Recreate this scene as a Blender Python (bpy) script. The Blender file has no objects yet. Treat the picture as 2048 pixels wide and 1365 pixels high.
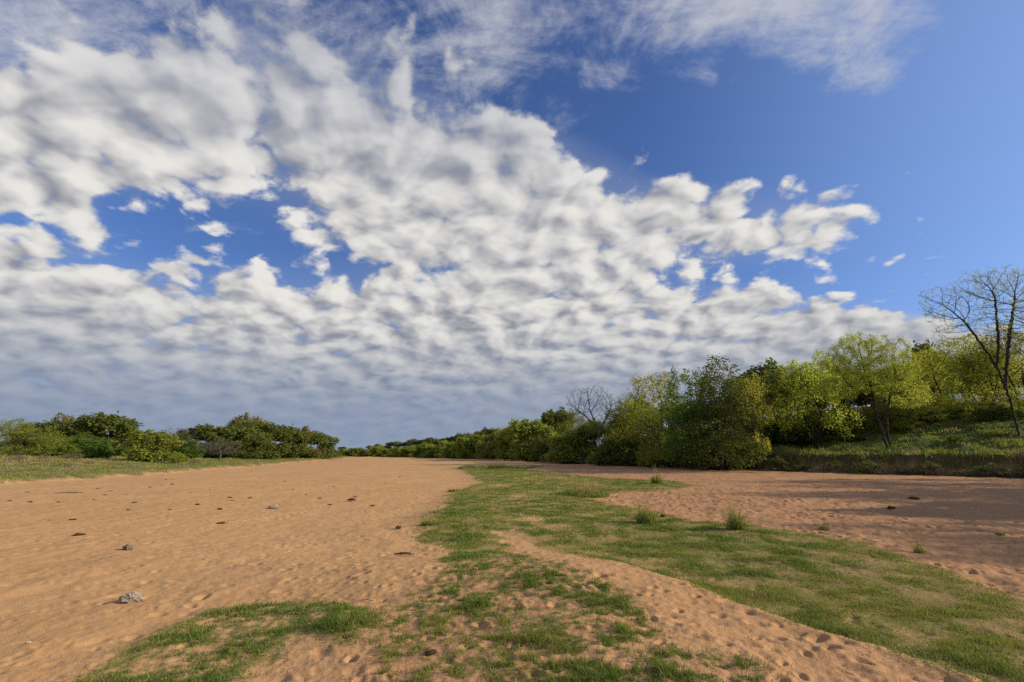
import bpy, math, random
import numpy as np

R = math.radians
scene = bpy.context.scene
col = scene.collection
random.seed(7)
rng = np.random.default_rng(11)

# ------------------------------------------------------------------ camera
FPX, PITCH, CAMZ = 1024.0, R(12.26), 1.62          # focal length in photo pixels, upward pitch, eye height
cam_data = bpy.data.cameras.new('camera')
cam = bpy.data.objects.new('camera', cam_data)
col.objects.link(cam)
cam_data.sensor_width = 36.0
cam_data.lens = 36.0 * FPX / 2048.0
cam_data.clip_start, cam_data.clip_end = 0.05, 20000.0
cam.location = (0, 0, CAMZ)
cam.rotation_euler = (R(90) + PITCH, 0, 0)
scene.camera = cam

# ------------------------------------------------------------------ exposure
scene.view_settings.view_transform = 'Standard'
scene.view_settings.look = 'None'
scene.view_settings.exposure = 0.14
scene.view_settings.gamma = 1.0
scene.view_settings.use_curve_mapping = False

# ------------------------------------------------------------------ sun (low, from the right)
SUN_EL, SUN_AZ = R(22), R(93)                       # azimuth measured from +Y towards +X
SUN_DIR = np.array([math.sin(SUN_AZ) * math.cos(SUN_EL), math.cos(SUN_AZ) * math.cos(SUN_EL), math.sin(SUN_EL)])
sun_data = bpy.data.lights.new('sun', 'SUN')
sun_data.energy = 5.0
sun_data.angle = R(0.55)
sun_data.color = (1.0, 0.86, 0.66)
sun = bpy.data.objects.new('sun', sun_data)
sun.rotation_euler = (R(90) - SUN_EL, 0, math.pi - SUN_AZ)
sun.location = (60, 0, 60)
col.objects.link(sun)


# ------------------------------------------------------------------ node arithmetic
class V:
    """A node socket with operators, so shader maths reads like maths."""
    def __init__(s, nt, sock): s.nt, s.s = nt, sock

    def _m(s, op, b=None, c=None):
        n = s.nt.nodes.new('ShaderNodeMath'); n.operation = op
        for i, q in enumerate((s, b, c)):
            if q is None: continue
            if isinstance(q, V): s.nt.links.new(q.s, n.inputs[i])
            else: n.inputs[i].default_value = float(q)
        return V(s.nt, n.outputs[0])
    def __add__(s, o): return s._m('ADD', o)
    __radd__ = __add__
    def __mul__(s, o): return s._m('MULTIPLY', o)
    __rmul__ = __mul__
    def __sub__(s, o): return s._m('SUBTRACT', o)
    def __rsub__(s, o): return (s * -1.0) + o
    def __truediv__(s, o): return s._m('DIVIDE', o)
    def clamp(s): return s._m('MAXIMUM', 0.0)._m('MINIMUM', 1.0)
    def mx(s, o): return s._m('MAXIMUM', o)
    def mn(s, o): return s._m('MINIMUM', o)
    def pw(s, o): return s._m('POWER', o)
    def smooth(s, a, b, lo=0.0, hi=1.0):
        n = s.nt.nodes.new('ShaderNodeMapRange'); n.interpolation_type = 'SMOOTHSTEP'
        s.nt.links.new(s.s, n.inputs[0])
        for i, q in enumerate((a, b, lo, hi)): n.inputs[i + 1].default_value = q
        return V(s.nt, n.outputs[0])


def combine(nt, x, y, z=0.0):
    n = nt.nodes.new('ShaderNodeCombineXYZ')
    for i, q in enumerate((x, y, z)):
        if isinstance(q, V): nt.links.new(q.s, n.inputs[i])
        else: n.inputs[i].default_value = float(q)
    return n.outputs[0]


def noise(nt, vec, scale, detail=4.0, rough=0.5, dist=0.0, color=False, dims='3D', lac=2.0):
    n = nt.nodes.new('ShaderNodeTexNoise'); n.noise_dimensions = dims
    if vec is not None: nt.links.new(vec, n.inputs['Vector'])
    n.inputs['Scale'].default_value = scale; n.inputs['Detail'].default_value = detail
    n.inputs['Roughness'].default_value = rough; n.inputs['Distortion'].default_value = dist
    n.inputs['Lacunarity'].default_value = lac
    return n.outputs['Color'] if color else V(nt, n.outputs[0])


def mixc(nt, fac, a, b, mode='MIX'):
    n = nt.nodes.new('ShaderNodeMix'); n.data_type = 'RGBA'; n.blend_type = mode; n.clamp_factor = True
    fi, ai, bi = n.inputs[0], n.inputs[6], n.inputs[7]
    if isinstance(fac, V): nt.links.new(fac.s, fi)
    else: fi.default_value = fac
    for q, i in ((a, ai), (b, bi)):
        if isinstance(q, (tuple, list)): i.default_value = (*q[:3], 1.0)
        else: nt.links.new(q, i)
    return n.outputs[2]


# ------------------------------------------------------------------ sky: Nishita air + a procedural cloud deck
# cloud amounts over the azimuth/elevation of the real sky; columns every 128 photo px, then resampled to angles
GX = np.arange(17) * 128.0
CUM = {
    0:   '33334321000000000',
    60:  '33445431000000000',
    130: '45667653000000000',
    200: '78998875200000000',
    300: '99999998851000000',
    400: '99756999999876200',
    450: '52112799999987300',
    500: '77533468998754200',
    550: '99876677886431000',
    600: '99988888998886310',
    650: '99999999999999987',
    700: '99999999999999999',
    800: '99999999999999999',
    905: '99999999999999999'}
CIR = {
    0:   '66656666667777610',
    100: '66555555544446620',
    200: '33334444321002300',
    300: '00000122110000000',
    400: '00000000000000000',
    500: '02320000000001110',
    560: '00000000000112211',
    620: '00000000000000000',
    905: '00000000000000000'}


def sample_grid(G, px, py):
    ys = np.array(sorted(G)); A = np.array([[int(c) for c in G[k]] for k in ys], float) / 9.0
    px = np.clip(px, 0, 2048); py = np.clip(py, ys[0], ys[-1])
    fx = np.clip(px / 128.0, 0, 15.999); i = int(fx); fx -= i
    j = int(np.clip(np.searchsorted(ys, py, 'right') - 1, 0, len(ys) - 2))
    fy = (py - ys[j]) / (ys[j + 1] - ys[j])
    return (A[j, i] * (1 - fx) + A[j, i + 1] * fx) * (1 - fy) + (A[j + 1, i] * (1 - fx) + A[j + 1, i + 1] * fx) * fy


def world_to_px(d):
    cy, sy = math.cos(PITCH), math.sin(PITCH)
    f = d[1] * cy + d[2] * sy; u = -d[1] * sy + d[2] * cy
    f = max(f, 1e-3)
    return 1024 + FPX * d[0] / f, 682.5 - FPX * u / f


AZ0, AZ1, NAZ = R(-56), R(56), 23
ELS = [R(e) for e in (0, 3, 6, 9, 12, 15, 18, 21, 24, 27, 30, 33, 37, 42, 48, 56)]


def angle_field(nt, G, az, el):
    """G looked up over azimuth (one curve per elevation row) and blended over elevation."""
    fac = ((az - AZ0) / (AZ1 - AZ0)).clamp()
    total = None
    for i, e in enumerate(ELS):
        n = nt.nodes.new('ShaderNodeFloatCurve'); c = n.mapping.curves[0]
        vals = []
        for k in range(NAZ):
            a = AZ0 + (AZ1 - AZ0) * k / (NAZ - 1)
            d = (math.sin(a) * math.cos(e), math.cos(a) * math.cos(e), math.sin(e))
            vals.append((k / (NAZ - 1), float(sample_grid(G, *world_to_px(d)))))
        c.points[0].location = vals[0]; c.points[1].location = vals[-1]
        for v in vals[1:-1]: c.points.new(*v)
        n.mapping.update()
        nt.links.new(fac.s, n.inputs['Value'])
        row = V(nt, n.outputs[0])
        if i + 1 < len(ELS):
            dn = (1.0 - (el - e) / (ELS[i + 1] - e))
        else:
            dn = None
        up = ((el - ELS[i - 1]) / (e - ELS[i - 1])) if i else None
        w = dn.clamp() if up is None else (up.clamp() if dn is None else up.mn(dn).clamp())
        total = row * w if total is None else total + row * w
    return total


world = bpy.data.worlds.new('World')
scene.world = world
world.use_nodes = True
nt = world.node_tree
nt.nodes.clear()
sky = nt.nodes.new('ShaderNodeTexSky')
sky.sky_type = 'NISHITA'; sky.sun_disc = False
sky.sun_elevation, sky.sun_rotation = SUN_EL, SUN_AZ
sky.altitude = 300; sky.air_density = 1.0; sky.dust_density = 1.1; sky.ozone_density = 2.2
tc = nt.nodes.new('ShaderNodeTexCoord')
sp = nt.nodes.new('ShaderNodeSeparateXYZ'); nt.links.new(tc.outputs['Generated'], sp.inputs[0])
dx, dy, dz = (V(nt, sp.outputs[i]) for i in range(3))
el = dz._m('ARCSINE')
az = dx._m('ARCTAN2', dy)
zz = dz.mx(0.0) + 0.34
pu, pv = dx / zz, dy / zz                            # position on the cloud deck, in deck heights
P = combine(nt, pu, pv)
wob = noise(nt, P, 1.6, 3, 0.55, color=True, dims='2D')
ws = nt.nodes.new('ShaderNodeSeparateColor'); nt.links.new(wob, ws.inputs[0])
waz, wel = V(nt, ws.outputs[0]) - 0.5, V(nt, ws.outputs[1]) - 0.5
elw = zz.mn(0.5) * 2.0
C = angle_field(nt, CUM, az + waz * elw * 0.10, el + wel * elw * 0.08)
K = angle_field(nt, CIR, az + waz * elw * 0.15, el + wel * elw * 0.12)


def deck(u, v, octaves):
    """Puffy noise of the altocumulus deck at deck position (u, v)."""
    q = combine(nt, u, v)
    big = noise(nt, q, 1.5, 2, 0.5, dims='2D')
    w = noise(nt, q, 3.4, 3, 0.6, color=True, dims='2D')
    add = nt.nodes.new('ShaderNodeVectorMath'); add.operation = 'MULTIPLY_ADD'
    nt.links.new(w, add.inputs[0]); add.inputs[1].default_value = (0.16, 0.16, 0); nt.links.new(q, add.inputs[2])
    vo = nt.nodes.new('ShaderNodeTexVoronoi'); vo.voronoi_dimensions = '2D'; vo.feature = 'SMOOTH_F1'
    vo.inputs['Scale'].default_value = 9.6; vo.inputs['Smoothness'].default_value = 0.35
    vo.inputs['Detail'].default_value = 2.0; vo.inputs['Roughness'].default_value = 0.42
    nt.links.new(add.outputs[0], vo.inputs['Vector'])
    puff = 1.0 - V(nt, vo.outputs['Distance']) * 1.25
    fine = noise(nt, q, 8.0, octaves, 0.66, dims='2D')
    soft = (big - 0.5) * 0.62 + (puff - 0.45) * 0.95
    rag = noise(nt, q, 26.0, 5, 0.7, dims='2D') if octaves > 5 else fine
    return soft + (fine - 0.5) * 1.10 + (rag - 0.5) * 0.60, soft + (fine - 0.5) * 0.50, (big - 0.5) * 1.1 + (puff - 0.5) * 0.25


n0, r0, b0 = deck(pu, pv, 8)
base = C * 1.75 - 0.62
D0 = base + n0
rad = (pu * pu + pv * pv).pw(0.5).mx(0.2)
stp = (rad * 0.014 + 0.028).mn(0.09)
# a step towards the sun and towards the near side of the deck
n1, r1, b1 = deck(pu + stp * 0.8 - pu / rad * stp * 0.9, pv - pv / rad * stp * 0.9, 3)
high = el.smooth(R(25), R(43))
alpha = (D0 + high * 0.06).smooth(-0.10, 0.42) * (1.0 - high * 0.42)
relief = r0 - r1
low = el.smooth(R(16), R(3))                         # far, low part of the deck: seen edge on, bluer and darker
lit = (0.68 + relief * (0.95 - low * 0.45) - (base + b0 - 0.25).mx(0.0) * 0.24 - high * 0.20).smooth(-0.48, 1.28)
lit = (lit * (1.0 - low * 0.25) - low * 0.06).clamp()
shade_col = mixc(nt, low, (0.235, 0.25, 0.30), (0.15, 0.195, 0.30))
lit_col = mixc(nt, low, (0.74, 0.72, 0.685), (0.54, 0.545, 0.56))
cloud = mixc(nt, lit, shade_col, lit_col)
# sheets of cirrus
rot = nt.nodes.new('ShaderNodeMapping'); rot.inputs['Rotation'].default_value = (0, 0, R(-24)); rot.inputs['Scale'].default_value = (0.9, 2.4, 1)
nt.links.new(P, rot.inputs['Vector'])
c1 = noise(nt, rot.outputs[0], 2.8, 10, 0.66, 0.5, dims='2D')
c2 = noise(nt, P, 6.5, 9, 0.68, 0.25, dims='2D')
Dk = K * 1.15 - 0.62 + (c1 - 0.5) * 1.5 + (c2 - 0.5) * 1.7 + 0.16
ak = Dk.smooth(-0.12, 0.85) * 0.90
# clear air
SKYS = 0.10
sc_ = nt.nodes.new('ShaderNodeVectorMath'); sc_.operation = 'MULTIPLY'
nt.links.new(sky.outputs[0], sc_.inputs[0]); sc_.inputs[1].default_value = (0.62, 0.80, 1.22)
air = sc_.outputs[0]
sdot = dx * float(SUN_DIR[0]) + dy * float(SUN_DIR[1]) + dz * float(SUN_DIR[2])      # aerosol brightening about the sun
air = mixc(nt, sdot.smooth(0.35, 1.10) * 0.50, air, tuple(c / SKYS for c in (0.38, 0.57, 0.92)))
s1 = mixc(nt, ak, air, tuple(c / SKYS for c in (0.50, 0.51, 0.56)))
cl = nt.nodes.new('ShaderNodeVectorMath'); cl.operation = 'SCALE'; nt.links.new(cloud, cl.inputs[0]); cl.inputs['Scale'].default_value = 1.0 / SKYS
veil = C.smooth(0.35, 0.95) * (0.25 + 0.55 * low) + high * C.smooth(0.4, 0.7) * 0.22      # thin cloud filling the gaps of the deck
s1 = mixc(nt, veil, s1, tuple(c / SKYS for c in (0.33, 0.37, 0.47)))
s2 = mixc(nt, alpha, s1, cl.outputs[0])
# air between the eye and the far deck
hz = el.smooth(R(12), R(0.5))
s3 = mixc(nt, hz * 0.80, s2, tuple(c / SKYS for c in (0.22, 0.28, 0.40)))
bg = nt.nodes.new('ShaderNodeBackground'); bg.inputs['Strength'].default_value = SKYS
nt.links.new(s3, bg.inputs['Color'])
wo = nt.nodes.new('ShaderNodeOutputWorld'); nt.links.new(bg.outputs[0], wo.inputs[0])
world.cycles.sampling_method = 'MANUAL'
world.cycles.sample_map_resolution = 512
scene.cycles.use_denoising = False


# ------------------------------------------------------------------ geometry helpers
CY, SY = math.cos(PITCH), math.sin(PITCH)


def ray(px, py):
    a, b = (px - 1024.0) / FPX, (682.5 - py) / FPX
    return np.array([a, CY - b * SY, SY + b * CY])


def ground_at(px, py, z=0.0):
    d = ray(px, py)
    t = (z - CAMZ) / d[2]
    return d[0] * t, d[1] * t


def vnoise(x, y, seed=0):
    """Smooth gradient noise, about -0.7..0.7."""
    xi, yi = np.floor(x).astype(np.int64), np.floor(y).astype(np.int64)
    fx, fy = x - xi, y - yi
    u, v = fx * fx * fx * (fx * (fx * 6 - 15) + 10), fy * fy * fy * (fy * (fy * 6 - 15) + 10)

    def g(ix, iy, ox, oy):
        h = (ix * 374761393 + iy * 668265263 + seed * 974711) & 0x7fffffff
        h = ((h ^ (h >> 13)) * 1274126177) & 0x7fffffff
        a = (h ^ (h >> 16)) % 4096 * (2 * np.pi / 4096)
        return np.cos(a) * ox + np.sin(a) * oy
    n00, n10 = g(xi, yi, fx, fy), g(xi + 1, yi, fx - 1, fy)
    n01, n11 = g(xi, yi + 1, fx, fy - 1), g(xi + 1, yi + 1, fx - 1, fy - 1)
    return (n00 * (1 - u) + n10 * u) * (1 - v) + (n01 * (1 - u) + n11 * u) * v


def fbm(x, y, octaves=4, seed=0, gain=0.5):
    t, a = np.zeros_like(x), 1.0
    for o in range(octaves):
        t += a * vnoise(x * 2 ** o, y * 2 ** o, seed + 31 * o); a *= gain
    return t


def dimples(x, y, cell, seed):
    """Scattered hollows with low rims, such as hoof prints: about -1..0.25."""
    xi, yi = np.floor(x / cell).astype(np.int64), np.floor(y / cell).astype(np.int64)
    out = np.zeros_like(x)
    for ox in (-1, 0, 1):
        for oy in (-1, 0, 1):
            cx, cy = xi + ox, yi + oy
            h = (cx * 73856093 ^ cy * 19349663 ^ seed * 83492791) & 0x7fffffff
            h = ((h ^ (h >> 15)) * 2246822519) & 0x7fffffff
            jx, jy = (h % 1000) / 1000.0, (h // 1000 % 1000) / 1000.0
            rr = cell * (0.17 + 0.17 * (h // 7 % 100) / 100.0)
            amp = (h // 13 % 100) / 100.0
            ang = (h // 17 % 628) / 100.0
            ex, ey = x - (cx + jx) * cell, y - (cy + jy) * cell
            ca, sa = np.cos(ang), np.sin(ang)
            ex, ey = ex * ca + ey * sa, (-ex * sa + ey * ca) * 1.5
            q = (ex * ex + ey * ey) / (rr * rr)
            out += amp * (-np.exp(-q * 1.6) + 0.32 * np.exp(-(np.sqrt(q) - 1.35) ** 2 * 5))
    return out


def poly_sd(x, y, P):
    """Signed distance to polygon P, negative inside."""
    P = np.asarray(P, float)
    d = np.full(x.shape, 1e18); inside = np.zeros(x.shape, bool)
    for i in range(len(P)):
        ax, ay = P[i - 1]; bx, by = P[i]
        ex, ey = bx - ax, by - ay
        t = np.clip(((x - ax) * ex + (y - ay) * ey) / (ex * ex + ey * ey + 1e-12), 0, 1)
        d = np.minimum(d, (x - ax - ex * t) ** 2 + (y - ay - ey * t) ** 2)
        cond = (ay > y) != (by > y)
        with np.errstate(divide='ignore', invalid='ignore'):
            xc = (bx - ax) * (y - ay) / (by - ay) + ax
        inside ^= cond & (x < xc)
    return np.where(inside, -1, 1) * np.sqrt(d)


def line_d(x, y, P):
    """Distance to an open polyline, signed positive on its left side."""
    P = np.asarray(P, float)
    best = np.full(x.shape, 1e18); sgn = np.ones(x.shape)
    for i in range(len(P) - 1):
        ax, ay = P[i]; bx, by = P[i + 1]
        ex, ey = bx - ax, by - ay
        t = np.clip(((x - ax) * ex + (y - ay) * ey) / (ex * ex + ey * ey), 0, 1)
        qx, qy = x - ax - ex * t, y - ay - ey * t
        dd = qx * qx + qy * qy
        s = np.sign(ex * (y - ay) - ey * (x - ax))
        m = dd < best
        best = np.where(m, dd, best); sgn = np.where(m, s, sgn)
    return sgn * np.sqrt(best)


def sstep(a, b, x):
    t = np.clip((x - a) / (b - a), 0, 1)
    return t * t * (3 - 2 * t)


ZL, ZR = -0.30, -0.42                                 # river bed left of the ridge, hollow right of it


def gp(pts, z):
    return [ground_at(px, py, z) for px, py in pts]


# the bank feet
LEFT_BANK = [(-60, -60), (-34, 5)] + gp([(0, 973), (150, 962), (300, 950), (500, 934), (640, 921.5), (700, 916.5)], ZL) + [(-72, 232), (-105, 262), (-190, 300), (-420, 380)]
RIGHT_BANK = [(27, -60), (30, 2), (35.5, 17), (41, 29)] + gp([(2048, 955), (1850, 950), (1700, 945), (1500, 938.5), (1300, 933), (1200, 929.5), (1100, 923)], ZR) + \
    [(2, 150), (-12, 200), (-40, 232), (-95, 290), (-185, 330), (-420, 420)]
# the ridge crest in front, seen at height 0
CREST = gp([(2090, 1420), (1935, 1352), (1760, 1290), (1620, 1252), (1500, 1212), (1400, 1178), (1300, 1142), (1210, 1113), (1150, 1096), (1090, 1075), (1030, 1050)], -0.12)
CREST = [(3.0, 0.5)] + CREST + [(0.75, 14.0)]

GRASS_MAIN = CREST[1:-1] + gp([(985, 1075), (900, 1130), (880, 1100), (905, 1078), (840, 1068), (835, 1050), (880, 1020), (905, 990), (960, 968), (925, 945), (905, 938), (960, 928),
     (1060, 926), (1100, 932), (1050, 942), (1150, 950), (1230, 958), (1340, 962), (1400, 972), (1330, 982), (1215, 986), (1180, 1000), (1270, 1016), (1400, 1045), (1560, 1062),
     (1700, 1080), (1850, 1122), (1950, 1162), (2060, 1196), (2300, 1290), (2400, 1600)], -0.36)
GRASS_FRONT = gp([(140, 1335), (200, 1285), (330, 1218), (430, 1192), (560, 1178), (650, 1190), (740, 1214), (770, 1245), (700, 1272), (590, 1258), (520, 1305), (450, 1375), (250, 1460), (120, 1420)], -0.12)
GRASS_RIDGE = gp([(745, 1215), (800, 1170), (890, 1130), (930, 1110), (1010, 1075), (1080, 1100), (1300, 1190), (1340, 1250), (1240, 1290), (1500, 1300), (1560, 1340), (1400, 1480), (800, 1480), (740, 1290)], 0.0)
GRASS_SHOULDER = gp([(825, 1062), (860, 1082), (905, 1082), (878, 1128), (925, 1142), (1005, 1102), (1015, 1072), (985, 1046), (900, 1036)], -0.15)
GRASS_EDGE = gp([(960, 1345), (1010, 1300), (1250, 1295), (1330, 1268), (1480, 1290), (1540, 1345), (1500, 1420), (1000, 1500)], 0.0)


def right_bank_scale(x, y):
    return 1.0 - 0.62 * sstep(50, 150, y) * 1.0


def bank_dist(x, y):
    wl = 1.3 * fbm(x / 4.0, y / 4.0, 4, 5) * sstep(5, 30, np.hypot(x, y))
    sl = line_d(x, y, LEFT_BANK) + wl                  # positive = up on the left bank
    sr = -line_d(x, y, RIGHT_BANK) + wl                # positive = up on the right bank
    return sl, sr


def ridge_fields(x, y):
    c = line_d(x, y, CREST)                            # positive = left of the crest (our side)
    along = sstep(24.0, 9.0, y)                        # the ridge dies out upstream
    return c, along


def macro_height(x, y):
    c, along = ridge_fields(x, y)
    z = np.where(x < 0, ZL, ZL) + (ZR - ZL) * sstep(-1.0, 3.5, x - 0.02 * y)
    # the ridge: flat back, steep right face
    wob = 0.10 * fbm(x * 1.1, y * 1.1, 3, 3)
    face = sstep(-0.75, 0.12, c + wob)
    back = sstep(7.0, 1.0, c)
    lat = sstep(-5.5, -1.2, x + 0.10 * y) * sstep(11.5, 7.5, y)
    z = z + (-0.12 - ZR) * face * back * along * np.maximum(lat, 0.0)
    z = z + 0.05 * sstep(0.35, -0.55, poly_sd(x, y, GRASS_FRONT))
    sm = poly_sd(x, y, GRASS_MAIN)
    z = z + 0.10 * sstep(1.2, -1.0, sm) * sstep(9, 14, y)
    z = z + 0.05 * fbm(x / 2.2, y / 2.2, 3, 9) + 0.10 * fbm(x / 13.0, y / 13.0, 2, 12)
    sl, sr = bank_dist(x, y)
    rise = 0.42 * sstep(-0.3, 1.6, sl) + 0.9 * sstep(2, 30, sl) + 1.2 * sstep(25, 90, sl)
    z = z + rise + sstep(0, 6, sl) * 0.35 * fbm(x / 6.0, y / 6.0, 4, 21)
    k = right_bank_scale(x, y)
    cut = 1.75 * sstep(0.0, 1.3, sr) + 0.05 * np.clip(sr, 0, 6) + 2.0 * sstep(2.0, 15, sr) + 2.1 * sstep(11, 26, sr) + 1.2 * sstep(26, 80, sr)
    z = z + k * cut + sstep(0.3, 5, sr) * k * (0.75 * fbm(x / 4.5, y / 4.5, 4, 33))
    far = np.hypot(x, y)
    z = z + sstep(500, 2600, far) * 6.0
    return z, sl, sr


def full_height(x, y):
    z, sl, sr = macro_height(x, y)
    c, along = ridge_fields(x, y)
    r = np.hypot(x, y)
    bed = sstep(0.3, -0.8, np.maximum(sl, sr))
    fade = sstep(75, 25, r)
    soft = sstep(-0.25, 0.35, fbm(x / 1.7, y / 1.7, 2, 51) + 0.12)
    ridge = sstep(-0.5, 0.3, c) * sstep(6.5, 2.0, c) * sstep(11, 7.5, y)
    right = sstep(0.5, 3, x - 0.02 * y - 1.0) * sstep(-0.4, 0.5, poly_sd(x, y, GRASS_MAIN))
    left = 1.0 - np.maximum(ridge, right)
    amp = 0.044 * ridge + 0.095 * right * soft + 0.034 * left * soft
    z = z + bed * fade * amp * dimples(x, y, 0.42, 3) + bed * fade * amp * 0.55 * dimples(x, y, 0.27, 8)
    z = z + bed * fade * (0.020 + 0.030 * right) * fbm(x * 2.6, y * 2.6, 3, 77) + bed * 0.07 * right * fbm(x * 0.7, y * 0.7, 3, 79)
    z = z + bed * sstep(14, 5, r) * 0.009 * fbm(x * 13, y * 13, 2, 78)
    return z, sl, sr


def height_at(x, y):
    z, _, _ = full_height(np.array([float(x)]), np.array([float(y)]))
    return float(z[0])


def grass_density(x, y):
    """How thickly turf grows, 0..1, and how dry it is."""
    n1, n2 = fbm(x / 0.55, y / 0.55, 4, 61), fbm(x / 0.16, y / 0.16, 3, 62)
    n3 = fbm(x / 2.6, y / 2.6, 3, 63)
    w = 0.35 * n1 + 0.10 * n2
    g = sstep(0.25, -0.45, poly_sd(x, y, GRASS_MAIN) + w * 1.7 * (0.35 + 0.65 * sstep(0.3, 1.5, np.abs(line_d(x, y, CREST)))) + 0.5 * n3 * sstep(7, 12, y)) * (0.86 + 0.5 * n3 + 0.45 * n1 + 0.25 * n2)
    g *= 1 - 0.75 * sstep(0.02, 0.3, n3 + 0.6 * n1 - 0.12) * sstep(7, 3.5, y) * sstep(1.5, 3, x)
    # bare sand islands along the spit
    for px, py, r in ((1060, 1043, .5), (1035, 1000, .55), (1180, 968, 1.0), (1000, 975, .6), (1120, 955, 1.6)):
        bx, by = ground_at(px, py, -0.3)
        q = np.hypot((x - bx) * 1.0, (y - by) * 0.55)
        g *= 1 - 0.85 * np.exp(-(q / r) ** 2 * 1.2)
    sf = poly_sd(x, y, GRASS_FRONT)
    f = sstep(0.10, -0.20, sf + 0.32 * n1 + 0.12 * n2) * (0.50 + 0.40 * sstep(-0.50, -0.10, sf) + 0.8 * n1 + 1.0 * n2)
    sr_ = poly_sd(x, y, GRASS_RIDGE)
    rr = sstep(0.1, -0.25, sr_ + 0.3 * n1) * sstep(-0.30, 0.55, 0.75 * n1 + 1.15 * n2 + 0.08) * 0.95
    se = poly_sd(x, y, GRASS_EDGE)
    e = sstep(0.15, -0.2, se + 0.35 * n1 + 0.1 * n2) * (0.62 + 1.0 * n1 + 1.0 * n2)
    sh = sstep(0.15, -0.25, poly_sd(x, y, GRASS_SHOULDER) + 0.45 * n1 + 0.15 * n2) * (0.85 + 0.5 * n1)
    return np.clip(np.maximum.reduce([g, f, rr, e, sh]), 0, 1)


# ------------------------------------------------------------------ mesh helpers
def np_mesh(name, verts, faces_flat, sizes, mat=None, smooth=False, attrs=None):
    me = bpy.data.meshes.new(name)
    verts = np.asarray(verts, np.float32)
    me.vertices.add(len(verts)); me.vertices.foreach_set('co', verts.ravel())
    faces_flat = np.asarray(faces_flat, np.int32); sizes = np.asarray(sizes, np.int32)
    me.loops.add(len(faces_flat)); me.loops.foreach_set('vertex_index', faces_flat)
    me.polygons.add(len(sizes))
    me.polygons.foreach_set('loop_start', np.concatenate([[0], np.cumsum(sizes)[:-1]]).astype(np.int32))
    me.polygons.foreach_set('loop_total', sizes)
    if smooth: me.polygons.foreach_set('use_smooth', np.ones(len(sizes), bool))
    for k, a in (attrs or {}).items():
        at = me.attributes.new(k, 'FLOAT', 'POINT'); at.data.foreach_set('value', np.asarray(a, np.float32))
    me.update(calc_edges=True)
    if mat: me.materials.append(mat)
    return me


def link(name, me, parent=None, label=None, cat=None, group=None, kind=None):
    o = bpy.data.objects.new(name, me); col.objects.link(o)
    if parent is not None: o.parent = parent
    for k, v in (('label', label), ('category', cat), ('group', group), ('kind', kind)):
        if v: o[k] = v
    return o


def new_mat(name):
    m = bpy.data.materials.new(name); m.use_nodes = True
    t = m.node_tree; t.nodes.clear()
    out = t.nodes.new('ShaderNodeOutputMaterial')
    return m, t, out


def principled(t, out, color, rough=0.9, spec=0.15, normal=None):
    b = t.nodes.new('ShaderNodeBsdfPrincipled')
    if isinstance(color, (tuple, list)): b.inputs['Base Color'].default_value = (*color[:3], 1)
    else: t.links.new(color, b.inputs['Base Color'])
    b.inputs['Roughness'].default_value = rough
    b.inputs['Specular IOR Level'].default_value = spec
    if normal is not None: t.links.new(normal, b.inputs['Normal'])
    if out is not None: t.links.new(b.outputs[0], out.inputs[0])
    return b


def bump(t, height, strength=0.5, dist=0.02):
    n = t.nodes.new('ShaderNodeBump'); n.inputs['Strength'].default_value = strength; n.inputs['Distance'].default_value = dist
    t.links.new(height.s if isinstance(height, V) else height, n.inputs['Height'])
    return n.outputs[0]


def attr(t, name):
    n = t.nodes.new('ShaderNodeAttribute'); n.attribute_name = name
    return V(t, n.outputs['Fac'])


def geo_pos(t):
    return t.nodes.new('ShaderNodeNewGeometry').outputs['Position']


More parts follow.
